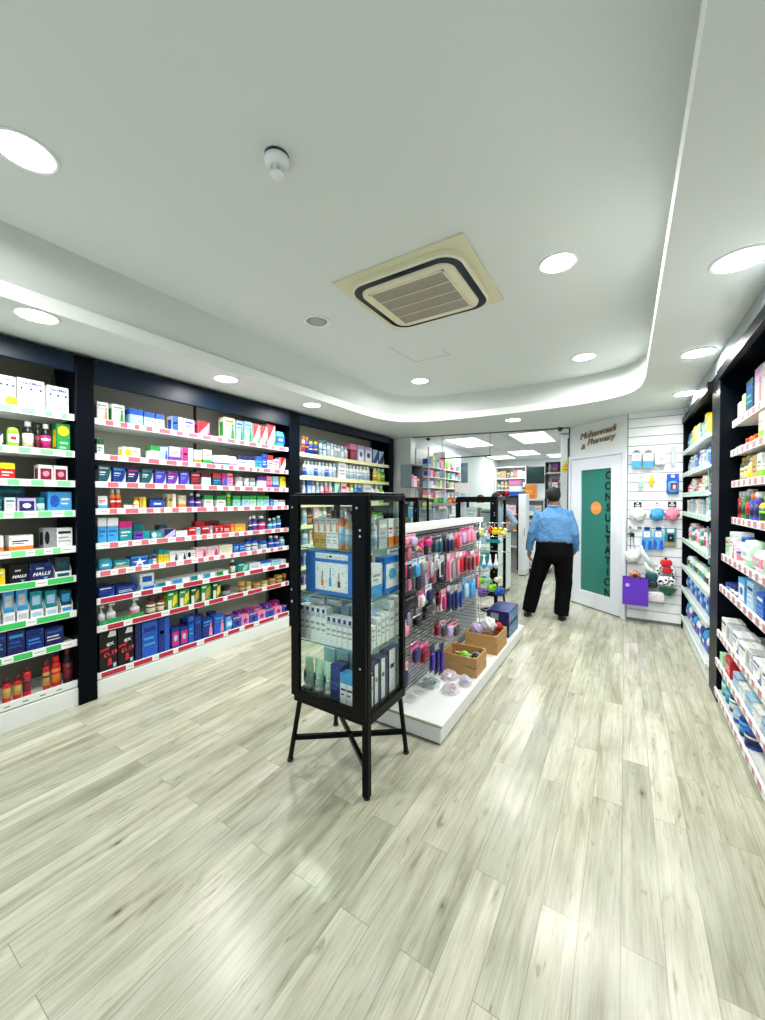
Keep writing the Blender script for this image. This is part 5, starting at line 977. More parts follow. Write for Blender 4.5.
mb=MB(); mb.box(-w/2,w/2,-.035,.03,0,h*.62,'white'); mb.box(-w*.42,w*.42,.02,.03,h*.62,h*.92,'white'); mb.box(-w*.2,w*.25,-.036,-.035,h*.2,h*.4,'silver'); mb.box(-w*.05,w*.05,.018,.02,h*.8,h*.86,'grey'); wallo=tag(mb.build('hanging_box',None,((x0+x1)/2,WY-.035,z0)),'white box with header hanging on slat wall right of blue pouches','box')
x0,x1,z1,z0=wbox(671,676,447,465,.05); w=x1-x0;h=z1-z0
mb=MB(); mb.box(-w/2,w/2,-.004,.0,0,h,CLEAR); mb.box(-w/2,w/2,-.005,-.004,h*.8,h,'silver'); mb.box(-w*.15,w*.15,-.01,-.004,h*.1,h*.75,'white'); tag(mb.build('hanging_pack',None,((x0+x1)/2,WY-.03,z0)),'slim clear pack hanging at upper right of slat wall','packet')
x0,x1,z1,z0=wbox(638,644,477,488.5,.03); w=x1-x0;h=z1-z0
mb=MB(); mb.box(-w/2,w/2,-.003,.0,0,h*.85,'white'); mb.box(-w*.4,w*.4,-.02,-.003,h*.15,h*.62,'mint'); mb.box(-w*.35,w*.35,-.003,0,h*.85,h,'silver'); mb.box(-w*.1,w*.1,-.004,-.003,h*.88,h*.95,'dark grey'); tag(mb.build('hanging_pack',None,((x0+x1)/2,WY-.02,z0)),'small mint pack hanging on slat wall left of yellow one','packet')
x0,x1,z1,z0=wbox(648.8,654.6,475,486.5,.03); w=x1-x0;h=z1-z0
mb=MB(); blob(mb,(0,-.015,h*.45),w*.5,.015,h*.4,'yellow'); mb.box(-w*.2,w*.2,-.004,0,h*.8,h,'yellow'); blob(mb,(0,-.028,h*.42),w*.2,.006,h*.15,'gold'); tag(mb.build('bath_toy',None,((x0+x1)/2,WY-.02,z0)),'yellow oval pack hanging in middle of slat wall','bath toy')
x0,x1,z1,z0=wbox(667,679,474,494,.04); w=x1-x0;h=z1-z0
mb=MB(); mb.box(-w/2,w/2,-.004,0,0,h,'blue'); mb.pillow(w*.86,.04,h*.6,'sky blue',cz=h*.36,cy=-.02); mb.box(-w*.22,w*.3,-.044,-.04,h*.22,h*.55,'maroon'); mb.box(-w*.02,w*.2,-.046,-.044,h*.25,h*.45,'pale pink'); mb.box(-w*.15,w*.15,-.006,-.004,h*.82,h*.95,'white'); tag(mb.build('hanging_pack',None,((x0+x1)/2,WY-.02,z0)),'blue pack with maroon window hanging at right edge of slat wall','packet')
for k,(px,c,cc,l) in enumerate([(637.5,'white','black','white net shower puff under black card on slat wall'),(657,'sky blue','white','blue net shower puff under clear card on slat wall'),(672,'pink','black','pink net shower puff under black card on slat wall')]):
    p=wp(px,514.5,.05); t=empty('shower_puff',p,0,l,'shower puff','net puffs in a row on the slat wall')
    puff(MB(),.078 if k<1 else .066,c,k+4,.6).build('net',t)
    mb=MB(); mb.box(-.04,.04,-.0,.003,.085,.15,cc); mb.box(-.028,.028,-.001,0,.1,.12,'silver' if cc=='black' else 'lilac'); mb.box(-.012,.012,-.001,0,.128,.142,'white' if cc=='black' else 'dark grey'); mb.build('header_card',t); mb=MB(); mb.tube([(0,0,.06),(0,0,.1)],.002,'white',5); mb.build('cord',t)
p=wp(635,527.5,.02); mb=MB()
for x in(-.05,.035,.055): mb.box(x-.012,x+.012,-.01,.0,-.012,.012,'black'); mb.box(x-.006,x+.006,-.012,-.01,-.004,.006,'silver')
mb.box(-.075,.075,0,.002,-.025,.02,'white'); tag(mb.build('hanging_pack',None,p),'row of small black clips on white card, left part of slat wall','packet')
p=wp(632,533,.035); t=empty('back_scrubber',p,0,'black strap back scrubber hanging at left of slat wall','back scrubber')
mb=MB(); mb.tube([(-.045,0,-.02),(-.02,0,0),(0,0,.02),(.01,0,-.015),(-.03,0,-.03),(-.045,0,-.02)],.007,'black',6); mb.box(-.02,.025,-.006,.006,-.045,.0,'black'); mb.build('hanger_bow',t)
for x,dx in((-.015,-.004),(.012,.035)):
    mb=MB(); mb.tube([(x,0,-.04),(x+dx*.4,0,-.2),(x+dx,0,-.27)],.004,'black',6); mb.box(x+dx-.01,x+dx+.01,-.005,.005,-.37,-.27,'black'); mb.build('strap',t)
tag(puff(MB(),.075,'white',11,.6).build('shower_puff',None,wp(632.5,556,.06)),'white net puff hanging low at left of slat wall behind black straps','shower puff')
for k,(a,b,l) in enumerate([((641,545),(655,568),'long white net scrub sling hanging across slat wall, upper'),((645,562),(657,574),'short white net scrub hanging across slat wall, lower')]):
    A_=wp(*a,.05); B_=wp(*b,.05); m_=A_.lerp(B_,.5)+Vector((.0,0,-.03)); mb=MB(); mb.tube([A_-m_,A_.lerp(B_,.3)-m_+Vector((-.02,0,-.02)),Vector((0,0,0)),B_-m_],[.010,.024,.026,.010],mat('white netting',(226,236,234),rough=.8,bump=.6,bscale=120),10); tag(mb.build('net_scrub',None,m_),l,'net scrub')
for k,(p0,p1) in enumerate([(641.5,652.5),(653,664)]):
    x0,x1,z1,z0=wbox(p0,p1,527,550,.05); w=x1-x0;h=z1-z0; mb=MB()
    mb.prism([(-w*.5,0,0),(w*.5,0,0),(w*.36,0,h*.86),(-w*.36,0,h*.86)],1,.012,'sky blue'); mb.prism([(-w*.5,-.002,.0),(-w*.16,-.002,0),(-w*.12,-.002,h*.3),(-w*.4,-.002,h*.5)],1,.002,'blue'); mb.prism([(w*.1,-.002,0),(w*.45,-.002,0),(w*.4,-.002,h*.45),(w*.12,-.002,h*.35)],1,.002,'blue')
    mb.box(-w*.28,w*.28,-.003,-.0,h*.55,h*.8,'white'); mb.prism([(w*.06*cos(2*pi*i/12),-.004,h*.67+w*.06*sin(2*pi*i/12)*1.0) for i in range(12)],1,.001,'orange'); mb.box(-w*.25,w*.25,0,.008,h*.86,h,'navy')
    tag(mb.build('hanging_pack',None,((x0+x1)/2,WY-.04,z0)),['left of two blue glossy packs in middle of slat wall','right of two blue glossy packs in middle of slat wall'][k],'packet','blue packs side by side on the slat wall')
x0,x1,z1,z0=wbox(665,676.5,528,546,.04); w=x1-x0;h=z1-z0
mb=MB(); mb.box(-w/2,w/2,-.003,0,0,h,'teal'); mb.box(-w*.46,w*.46,-.0035,-.003,h*.03,h*.2,'tan'); mb.box(-w*.27,w*.27,-.025,-.003,h*.25,h*.65,'black'); mb.box(-w*.05,w*.05,-.027,-.025,h*.4,h*.5,'silver'); mb.box(-w*.3,w*.3,-.0036,-.003,h*.74,h*.95,'white'); tag(mb.build('hanging_pack',None,((x0+x1)/2,WY-.02,z0)),'teal card with black device hanging right of blue packs on slat wall','packet')
# red bow and monochrome patterned pouch
p=wp(666,566,.05); mb=MB(); mb.pillow(.12,.04,.09,'red',cz=.035,cy=0,e=.6); mb.pillow(.09,.04,.09,'red',cz=-.05,cy=0,cx=.01,e=.6); mb.box(-.015,.01,-.01,.01,.07,.1,'black'); mb.box(-.05,.04,-.022,-.02,-.01,0,'maroon'); tag(mb.build('fabric_bow',None,p),'red fabric bow hanging over patterned pouch on slat wall','bow')
def spots(name,base,spot,scale):
    if name in _M: return _M[name]
    m=mat(name,PAL[base],rough=.6); nt=m.node_tree; tc=nt.nodes.new('ShaderNodeTexCoord'); v=nt.nodes.new('ShaderNodeTexVoronoi'); v.inputs['Scale'].default_value=scale; r=nt.nodes.new('ShaderNodeValToRGB'); r.color_ramp.interpolation='CONSTANT'
    r.color_ramp.elements[0].color=(*lin(PAL[spot]),1); r.color_ramp.elements[1].position=.42; r.color_ramp.elements[1].color=(*lin(PAL[base]),1)
    nt.links.new(tc.outputs['Object'],v.inputs['Vector']); nt.links.new(v.outputs['Distance'],r.inputs[0]); nt.links.new(r.outputs[0],nt.nodes['Principled BSDF'].inputs['Base Color']); return m
t=empty('patterned_pouch',wp(666,577,.045),0,'black and white spotted pouch with loop hanging at lower right of slat wall','pouch')
MP=spots('black and white spots','white','black',34)
MB().pillow(.19,.05,.12,MP,cz=-.05,cy=0,e=.5).build('body',t); mb=MB(); mb.tube([(-.08,0,-.02),(-.085,0,.08),(-.04,0,.15),(.02,0,.15),(.07,0,.1),(.08,0,-.02)],.02,MP,8); mb.build('loop',t)
mb=MB(); mb.pillow(.13,.06,.11,'dark teal',cz=.03,cy=0,e=.6); mb.pillow(.11,.05,.1,'dark grey',cz=-.06,cy=0,cx=.01,e=.6); tag(mb.build('hanging_pouch',None,wp(651.5,579,.05)),'dark teal pouch hanging between purple bag and spotted pouch','pouch')
mb=MB(); mb.prism([(-.09,0,.04),(.09,0,.04),(.02,0,-.05),(-.05,0,-.04)],1,.03,'dark green'); tag(mb.build('hanging_pouch',None,wp(668,592,.05)),'dark green tapered pouch hanging under the spotted pouch','pouch')
t=empty('patterned_pouch',wp(655,597,.045),0,'white and pink patterned pouch at bottom right of purple bag','pouch'); MB().pillow(.19,.035,.13,spots('white pink pattern','white','pale pink',60),cz=0,cy=0,e=.35).build('body',t); MB().box(-.08,.08,-.006,.006,.06,.068,'silver').build('zip',t)
# purple gift bag
x0,x1,z1,z0=wbox(622.5,648,576.5,606.5,.12); w=x1-x0;h=z1-z0
t=empty('gift_bag',((x0+x1)/2,WY-.1,z0),0,'purple paper gift bag with cord handles hanging low on slat wall','gift bag')
PU=mat('purple paper',(98,48,190),rough=.4); mb=MB()
mb.add([(-w/2,-.04,0),(w/2,-.04,0),(w/2,.05,0),(-w/2,.05,0),(-w/2,-.04,h),(w/2,-.04,h),(w/2,.05,h),(-w/2,.05,h)],[(0,3,2,1),(0,1,5,4),(1,2,6,5),(2,3,7,6),(3,0,4,7)],PU); mb.build('paper_body',t)
for y in(-.042,.052):
    mb=MB(); mb.tube([(-w*.18,y,h-.03),(-w*.17,y,h+.05),(0,y,h+.085),(w*.17,y,h+.05),(w*.18,y,h-.03)],.004,'magenta',6); mb.build('handle',t)
mb=MB(); mb.prism([(-w*.3+.022*cos(2*pi*i/16),-.0425,h*.72+.022*sin(2*pi*i/16)) for i in range(16)],1,.001,'lilac'); mb.build('round_sticker',t)
mb=MB(); blob(mb,(0,0,0),.06,.035,.05,'tan'); blob(mb,(0,-.01,0),.04,.03,.034,'brown'); tag(mb.build('sponge',None,wp(635,575,.05)),'tan and brown round sponge hanging just above purple gift bag','sponge')

# ---------- dispensary beyond the opening
def dx(px,Y): return on(px,500,1,Y).x
def dz(py,Y,px=500): return on(px,py,1,Y).z
t=empty('wall_cabinet',(-2.965,5.41,1.70),0,'small grey open-sided cabinet hanging at the end of left wall','cabinet')
GC=mat('blue grey laminate',(92,108,116),rough=.4)
mb=MB(); mb.box(-.10,.10,-.0,.012,0,.37,GC); mb.box(-.10,.10,.012,.415,0,.014,GC); mb.box(-.10,.10,.012,.415,.356,.37,GC); mb.box(-.10,-.088,.012,.415,.014,.356,BLACKMETAL); mb.box(-.088,.10,.403,.415,.014,.356,GC); mb.build('carcass',t,bevel=.002)
for k,(c,a) in enumerate([('pink','red'),('white','magenta'),('red','white')]): make_product('carton',.09,.19-.02*k,.1,c,a,'grey','text',(-2.90,5.52+.1*k,1.716),pi/2,f'{c} carton in open side of the hanging grey cabinet')
# shelf unit along the dispensary left wall
t=empty('shelving_unit',(-3.09,6.7,0),0,'white shelf unit on left wall of the dispensary','shelving')
ys=(-.72,.75); mb=MB(); mb.box(0,.02,ys[0],ys[1],1.34,2.4,SHELFW); mb.build('back_panel',t)
for y in(0,ys[1]): MB().box(.02,.26,y-.01,y+.01,1.34,2.4,SHELFW).build('side_panel',t)
MB().box(.24,.26,ys[0]-.01,ys[0]+.01,1.34,2.4,'silver').build('corner_post',t)
DZS=[2.07,1.90,1.72,1.54,1.36]
for z in DZS: MB().box(.02,.27,ys[0],ys[1],z-.015,z,SHELFW).build('shelf',t)
rg=random.Random(21)
cols=['pale yellow','pale pink','lime','red','white','magenta','pale blue','lilac','orange','pink','pale green','blue']
for i,z in enumerate(DZS[:6]):
    y=6.0; k=0
    while y<7.38:
        w=rg.uniform(.07,.12); 
        if not(6.62<y+w and y<6.78): 
            c=rg.choice(cols); a=rg.choice(cols+['grey']); des=rg.choice(['text','label','band','top'])
            k+=1; make_product('carton',w*.95,rg.uniform(.09,.14 if i else .2),.12,c,a,'grey',des,(-2.84,y+w/2,z+.001),pi/2,f'{DES[des].format(c=c+" carton" if des=="plain" else c,a=a)} carton, {ORD[k]} from left, {ORD[i+1]} dispensary side shelf','cartons on the dispensary side shelves')
        y+=w
# poster on the left wall, hanging screen, notices
t=empty('wall_poster',(-3.095,8.1,1.75),0,'pale blue notice sheet on left wall of the dispensary','poster')
MB().box(-.003,.0,-.35,.35,-.45,.35,'pale blue').build('sheet',t); mb=MB()
for k in range(7): mb.box(0,.001,-.28,.28-.04*(k%3),.25-.1*k,.28-.1*k,'grey')
mb.build('print',t)
Y=6.35
t=empty('hanging_screen',(dx(466,Y),Y,dz(455,Y)),0,'clear counter screen hanging from a thin dark rail','counter screen')
a,b=dx(440,Y)-dx(466,Y),dx(491,Y)-dx(466,Y)
MB().box(a,b,-.01,.01,-.01,.01,'dark grey').build('rail',t)
for x in(dx(442,Y)-dx(466,Y),b-.02): MB().box(x-.004,x+.004,-.004,.004,.01,2.62-dz(455,Y),'dark grey').build('rod',t)
MB().box(dx(442,Y)-dx(466,Y),b,-.003,.003,-.68,-.01,GLASS).build('pane',t)
MB().box(dx(455,Y)-dx(466,Y),dx(470,Y)-dx(466,Y),-.006,-.003,dz(493,Y)-dz(455,Y),dz(482,Y)-dz(455,Y),'white').build('notice',t)
MB().box(dx(442,Y)-dx(466,Y)-.004,dx(442,Y)-dx(466,Y)+.004,-.004,.004,-.7,0,'grey').build('edge_post',t)
Y=8.2
t=empty('ceiling_monitor',(dx(460,Y),Y,dz(473,Y)),0,'blue grey monitor on a ceiling pole behind the counter screen','monitor')
W=dx(467,Y)-dx(453,Y); MB().box(-W/2,W/2,0,.05,-.2,.14,GC).build('screen_back',t,bevel=.006); MB().box(-W/2,W/2,-.02,.06,.15,.25,GC).build('upper_box',t,bevel=.004); mb=MB(); mb.tube([(0,.02,.2),(0,.02,2.62-dz(473,Y))],.012,'dark grey',8); mb.build('pole',t)
# counter
t=empty('pharmacy_counter',(-2.3,6.3,0),0,'white pharmacy counter with raised grey ledge across the opening','counter')
MB().box(-.78,.70,-.28,.25,.06,.98,WHITE).build('counter_body',t,bevel=.003); MB().box(-.76,.68,-.26,.23,0,.06,'dark grey').build('kick_board',t); MB().box(-.79,.725,-.3,.28,.98,1.015,'dark grey').build('worktop',t,bevel=.003)
MB().box(-.5,.0,-.25,-.0,1.40,1.45,'grey').build('raised_ledge',t,bevel=.003)
for x in(-.49,-.25,-.02): MB().box(x,x+.02,-.22,-.03,1.015,1.40,'silver').build('ledge_post',t)
MB().box(-.5,.0,-.26,-.252,1.45,1.62,GLASS).build('ledge_glass',t)
MB().box(-.5,.0,-.262,-.25,1.615,1.63,'grey').build('ledge_rail',t)
for k,(c,a) in enumerate([('lime','yellow'),('green','lime'),('mint','white'),('orange','red'),('red','yellow'),('orange','white')]):
    make_product('carton',.075,.09,.1,c,a,'white','text',(-2.75+.085*k,6.10,1.451),0,f'{c} lozenge carton with {a} print, {ORD[k+1]} from left on raised counter ledge','lozenge cartons on the counter ledge')
make_product('carton',.16,.16,.2,'sky blue','pale blue','white','label',(-2.67,6.08,1.016),0,'sky blue box under the raised ledge at left end of counter')
make_product('carton',.14,.25,.15,'white','grey','grey','text',(-2.43,6.08,1.016),0,'white box under the raised ledge beside sky blue box')
t=empty('till_printer',(dx(468,6.4),6.42,1.0165),0,'grey upright till printer on counter seen through the far cabinet','printer')
MB().box(-.1,.1,-.1,.1,0,.2,'dark grey').build('body',t,bevel=.01); MB().box(-.08,.08,-.11,-.1,.05,.14,'grey').build('paper_slot',t)
t=empty('till_monitor',(dx(484,6.4),6.42,1.0155),0,'white backed till monitor on the counter','monitor'); MB().box(-.19,.19,0,.03,.14,.43,WHITE).build('screen_back',t,bevel=.008); MB().box(-.03,.03,.0,.03,.0,.15,'silver').build('stand',t); MB().box(-.1,.1,-.06,.1,0,.012,'silver').build('stand_base',t)
# rear counter and back shelves
t=empty('rear_counter',(dx(534,8.3),8.3,0),0,'white low rear counter with dark top beyond the pass-through','counter')
a=dx(521,8.3)-dx(534,8.3); b=dx(549,8.3)-dx(534,8.3); MB().box(a,b,0,.5,.09,.78,WHITE).build('counter_body',t,bevel=.003); MB().box(a+.02,b-.02,.03,.48,0,.09,'dark grey').build('kick_board',t); MB().box(a-.02,b+.03,-.03,.53,.78,.82,'dark grey').build('worktop',t,bevel=.003)
t=empty('tall_cabinet',(dx(522.3,7.9),7.9,0),0,'narrow tall white cabinet behind the counter, left of the standing man','cabinet')
W=dx(526,8)-dx(518.6,8); MB().box(-W/2,W/2,0,.3,0.02,1.62,WHITE).build('carcass',t,bevel=.004); MB().box(-W/2+.005,W/2-.005,-.012,0,.1,1.6,WHITE).build('door',t,bevel=.003); MB().box(W/2-.03,W/2-.02,-.025,-.012,.8,.95,STEEL).build('handle',t)
def unit(px0,px1,Y,D,zs,label,frame,ztop,back='white'):
    xa,xb=dx(px0,Y),dx(px1,Y); t=empty('shelving_unit',((xa+xb)/2,Y,0),0,label,'shelving'); w=(xb-xa)/2
    MB().box(-w,w,D-.015,D,0,ztop,pc(back)).build('back_panel',t)
    for x in(-w,w-.025): MB().box(x,x+.025,0,D-.015,0,ztop,frame).build('side_panel',t)
    for z in zs: MB().box(-w+.025,w-.025,.01,D-.015,z-.02,z,SHELFW if z!=zs[0] else SHELFW).build('shelf',t)
    MB().box(-w,w,-.002,D,ztop-.03,ztop,frame).build('top_panel',t)
    return xa+.03,xb-.03
def fill(xa,xb,Y,zs,hs,cols,name,seed,kinds='cb'):
    rg=random.Random(seed); 
    for i,z in enumerate(zs):
        x=xa; k=0
        while x<xb-.06:
            w=min(rg.uniform(.09,.17),xb-x); h=hs*rg.uniform(.7,1); c=rg.choice(cols); a=rg.choice(cols+['grey']); kd=rg.choice(kinds); kk=KD[kd]; k+=1; des=rg.choice(['text','label','band','top'])
            if kk!='carton': w=min(w,.1)
            make_product(kk,w*.93,h,.12 if kk=='carton' else w*.6,c,a,'grey',des,(x+w/2,Y+.03,z+.001),0,f'{look(kk,c,a,"grey",des)}, {ORD[k]} on {ORD[i+1]} shelf of {name}',f'stock on {ORD[i+1]} shelf of {name}'); x+=w
zs=[2.1,1.78,1.46,1.14]
xa,xb=unit(495,526,10.85,.4,zs,'long white stock shelving on the back wall of the dispensary',WHITE,2.42)
fill(xa,xb,10.88,zs[:3],.24,['white','cream','tan','orange','red','maroon','pale green','gold','dark grey','pink','white'],'back wall stock shelving',31)
zs=[2.12,1.72,1.30,.92,.5]
xa,xb=unit(545,562,9.4,.35,zs,'black-framed stock shelving behind the standing man',BLACKMETAL,2.36)
fill(xa,xb,9.43,zs,.28,['white','white','cream','pale green','maroon','purple','silver'],'black-framed stock shelving',32,'cba')
zs=[1.50,1.15,.85]
xa,xb=unit(526.5,544.5,9.6,.35,zs,'white open shelving under the wall screen in dispensary',SHELFW,1.53)
fill(xa,xb,9.63,zs[1:],.26,['white','pale yellow','pale blue','white','cream'],'white open shelving',33,'cb')
fill(xa+.42,xb,9.63,[1.531],.26,['white','dark grey','cream'],'top of white open shelving',34,'cb')
Y=9.55
make_product('carton',dx(534.5,Y)-dx(524.5,Y),.34,.3,'orange','gold','yellow','text',((dx(534.5,Y)+dx(524.5,Y))/2,Y+.05,1.531),0,'large orange box on top of white open shelving in dispensary')
Y=9.9; t=empty('wall_screen',(dx(535,Y),Y,dz(476.5,Y)),0,'dark wall screen high at the back of dispensary','screen')
W=dx(544,Y)-dx(526,Y); MB().box(-W/2,W/2,0,.05,-.2,.21,BLACKMETAL).build('bezel',t,bevel=.004); MB().box(-W/2+.03,W/2-.03,-.003,0,-.17,.18,mat('dark green screen',(22,52,50),rough=.15)).build('display',t); MB().box(-.1,.1,.05,1.4,-.05,.05,'dark grey').build('wall_mount',t)
# black low unit with colourful tubs on top
zs=[1.2,.85,.5]; xa,xb=unit(500,518.3,8.5,.35,zs,'black-framed low stock unit with coloured tubs on top',BLACKMETAL,1.585)
fill(xa,xb,8.53,zs[:2],.22,['orange','cream','pale pink','white'],'low black-framed stock unit',35,'c')
Y=8.52; xc=dx(515,Y)
for k,(c,a,h,l) in enumerate([('blue','white',.12,'blue tub, bottom of tub stack on black-framed unit'),('white','sky blue',.12,'white tub, middle of tub stack on black-framed unit'),('pink','violet',.12,'pink lidded tub, top of tub stack on black-framed unit')]):
    mb=MB(); mb.box(-.12,.12,0,.2,0,h*.8,c); mb.box(-.125,.125,-.005,.205,h*.8,h-.001,a); tag(mb.build('plastic_tub',None,(xc,Y,1.586+k*h),bevel=.004),l,'tub','tubs stacked on the low unit')
for k,(px,c) in enumerate([(499,'maroon'),(504,'dark red'),(508,'red')]): tag(puff(MB(),.05,c,k+40,.8).build('tinsel_ball',None,(dx(px-1,8.6),8.62,1.645)),f'{c} ruffled bundle on black-framed unit, {ORD[k+1]} from left','bundle')
# yellow triangular warning sign on the pillar
p=on(566.5,466,1,7.09); mb=MB(); mb.prism([(-.075,0,-.09),(.075,0,-.09),(.075,0,-.02),(.0,0,.11),(-.075,0,-.02)],1,.003,'yellow'); mb.prism([(-.04,-.001,-.02),(.04,-.001,-.02),(0,-.001,.055)],1,.001,'gold'); mb.box(-.05,.05,-.001,0,-.06,-.05,'dark grey'); tag(mb.build('warning_sign',None,p),'yellow warning sign on white pillar left of consultation door','sign')
mb=MB(); mb.tube([(0,0,.0),(0,0,2.5)],.012,'dark grey',8); o=mb.build('cable_trunking',None,(-.785,6.9,.0)); tag(o,'thin dark vertical pipe beside the consultation door frame','pipe')
# camera head pair at far left of opening
t=empty('security_camera',(-2.95,6.2,2.62),0,'small white dome camera at left end of dispensary ceiling','security camera'); MB().lathe([(.04,0),(.04,-.03)],WHITE,n=16).build('base',t); MB().lathe([(.035,-.03),(.03,-.06),(0,-.075)],'dark grey',n=16).build('dome',t)
# ---------- people
def loft(mb, rings, m, n=16):    # rings: (x,y,z,rx,ry); cross-sections square to the path
    P=[Vector(r[:3]) for r in rings]; vs=[];fs=[]
    for i,r in enumerate(rings):
        t=(P[min(i+1,len(P)-1)]-P[max(i-1,0)]).normalized()
        ref=Vector((1,0,0)) if abs(t.x)<.8 else Vector((0,0,1))
        b=t.cross(ref).normalized(); a=b.cross(t).normalized()
        for k in range(n):
            g=2*pi*k/n; vs.append(P[i]+a*cos(g)*r[3]+b*sin(g)*r[4])
    for j in range(len(P)-1):
        for k in range(n): fs.append((j*n+k,j*n+(k+1)%n,(j+1)*n+(k+1)%n,(j+1)*n+k))
    fs.append(tuple(range(n-1,-1,-1))); fs.append(tuple((len(P)-1)*n+k for k in range(n)))
    return mb.add(vs,fs,m,True)
def fuse(mb,name,parent,voxel,m,smooth=2):
    o=bpy.data.objects.new(name+'_tmp',mb.mesh(name+'_tmp')); COL.objects.link(o)
    r=o.modifiers.new('r','REMESH'); r.mode='VOXEL'; r.voxel_size=voxel; r.use_smooth_shade=True
    s=o.modifiers.new('s','SMOOTH'); s.factor=.5; s.iterations=smooth
    bpy.context.view_layer.update()
    me=bpy.data.meshes.new_from_object(o.evaluated_get(bpy.context.evaluated_depsgraph_get())); bpy.data.objects.remove(o)
    me.materials.clear(); me.materials.append(m)
    for p in me.polygons: p.use_smooth=True; p.material_index=0
    me.name=name; r=bpy.data.objects.new(name,me); COL.objects.link(r); r.parent=parent; return r
def cloth(name,rgb,scale=9,strength=.6,rough=.75):
    m=mat(name,rgb,rough=rough,spec=.15); nt=m.node_tree; tc=nt.nodes.new('ShaderNodeTexCoord'); n=nt.nodes.new('ShaderNodeTexNoise'); n.inputs['Scale'].default_value=scale; n.inputs['Detail'].default_value=4; n.inputs['Distortion'].default_value=1.2
    b=nt.nodes.new('ShaderNodeBump'); b.inputs['Strength'].default_value=strength; b.inputs['Distance'].default_value=.03; nt.links.new(tc.outputs['Object'],n.inputs['Vector']); nt.links.new(n.outputs[0],b.inputs['Height']); nt.links.new(b.outputs[0],nt.nodes['Principled BSDF'].inputs['Normal']); return m
def hand(mb,w,d,side,curl,m,s=1.0):
    """palm from wrist w along direction d; five fingers of unequal length, thumb from the side of the palm"""
    w=Vector(w); d=Vector(d).normalized(); fwd=Vector((0,1,0)); fwd=(fwd-d*fwd.dot(d)).normalized(); sd=d.cross(fwd).normalized()*(side)
    # palm plane spanned by d (fingers) and fwd (across knuckles); sd = palm facing
    p=w+d*.045*s; q=w+d*.095*s
    loft(mb,[(*(w-d*.02),.026*s,.024*s),(*p,.024*s,.037*s),(*q,.020*s,.040*s)],m,12)
    for k,(off,L) in enumerate([(.030,.072),(.010,.082),(-.011,.076),(-.031,.060)]):
        b0=q+fwd*off*s-d*.012*s; d1=(d*cos(curl*.5)+sd*sin(curl*.5)); d2=(d*cos(curl*1.3)+sd*sin(curl*1.3)); d3=(d*cos(curl*2)+sd*sin(curl*2))
        p1=b0+d1*L*.5*s; p2=p1+d2*L*.32*s; p3=p2+d3*L*.26*s
        loft(mb,[(*b0,.0105*s,.0105*s),(*p1,.0098*s,.0098*s),(*p2,.009*s,.009*s),(*p3,.007*s,.007*s)],m,8)
    b0=w+d*.035*s+fwd*.03*s; p1=b0+(d*.5+fwd*.7+sd*.3).normalized()*.035*s; p2=p1+(d*.8+fwd*.3+sd*.4).normalized()*.03*s
    loft(mb,[(*b0,.013*s,.013*s),(*p1,.0115*s,.0115*s),(*p2,.009*s,.009*s)],m,8)
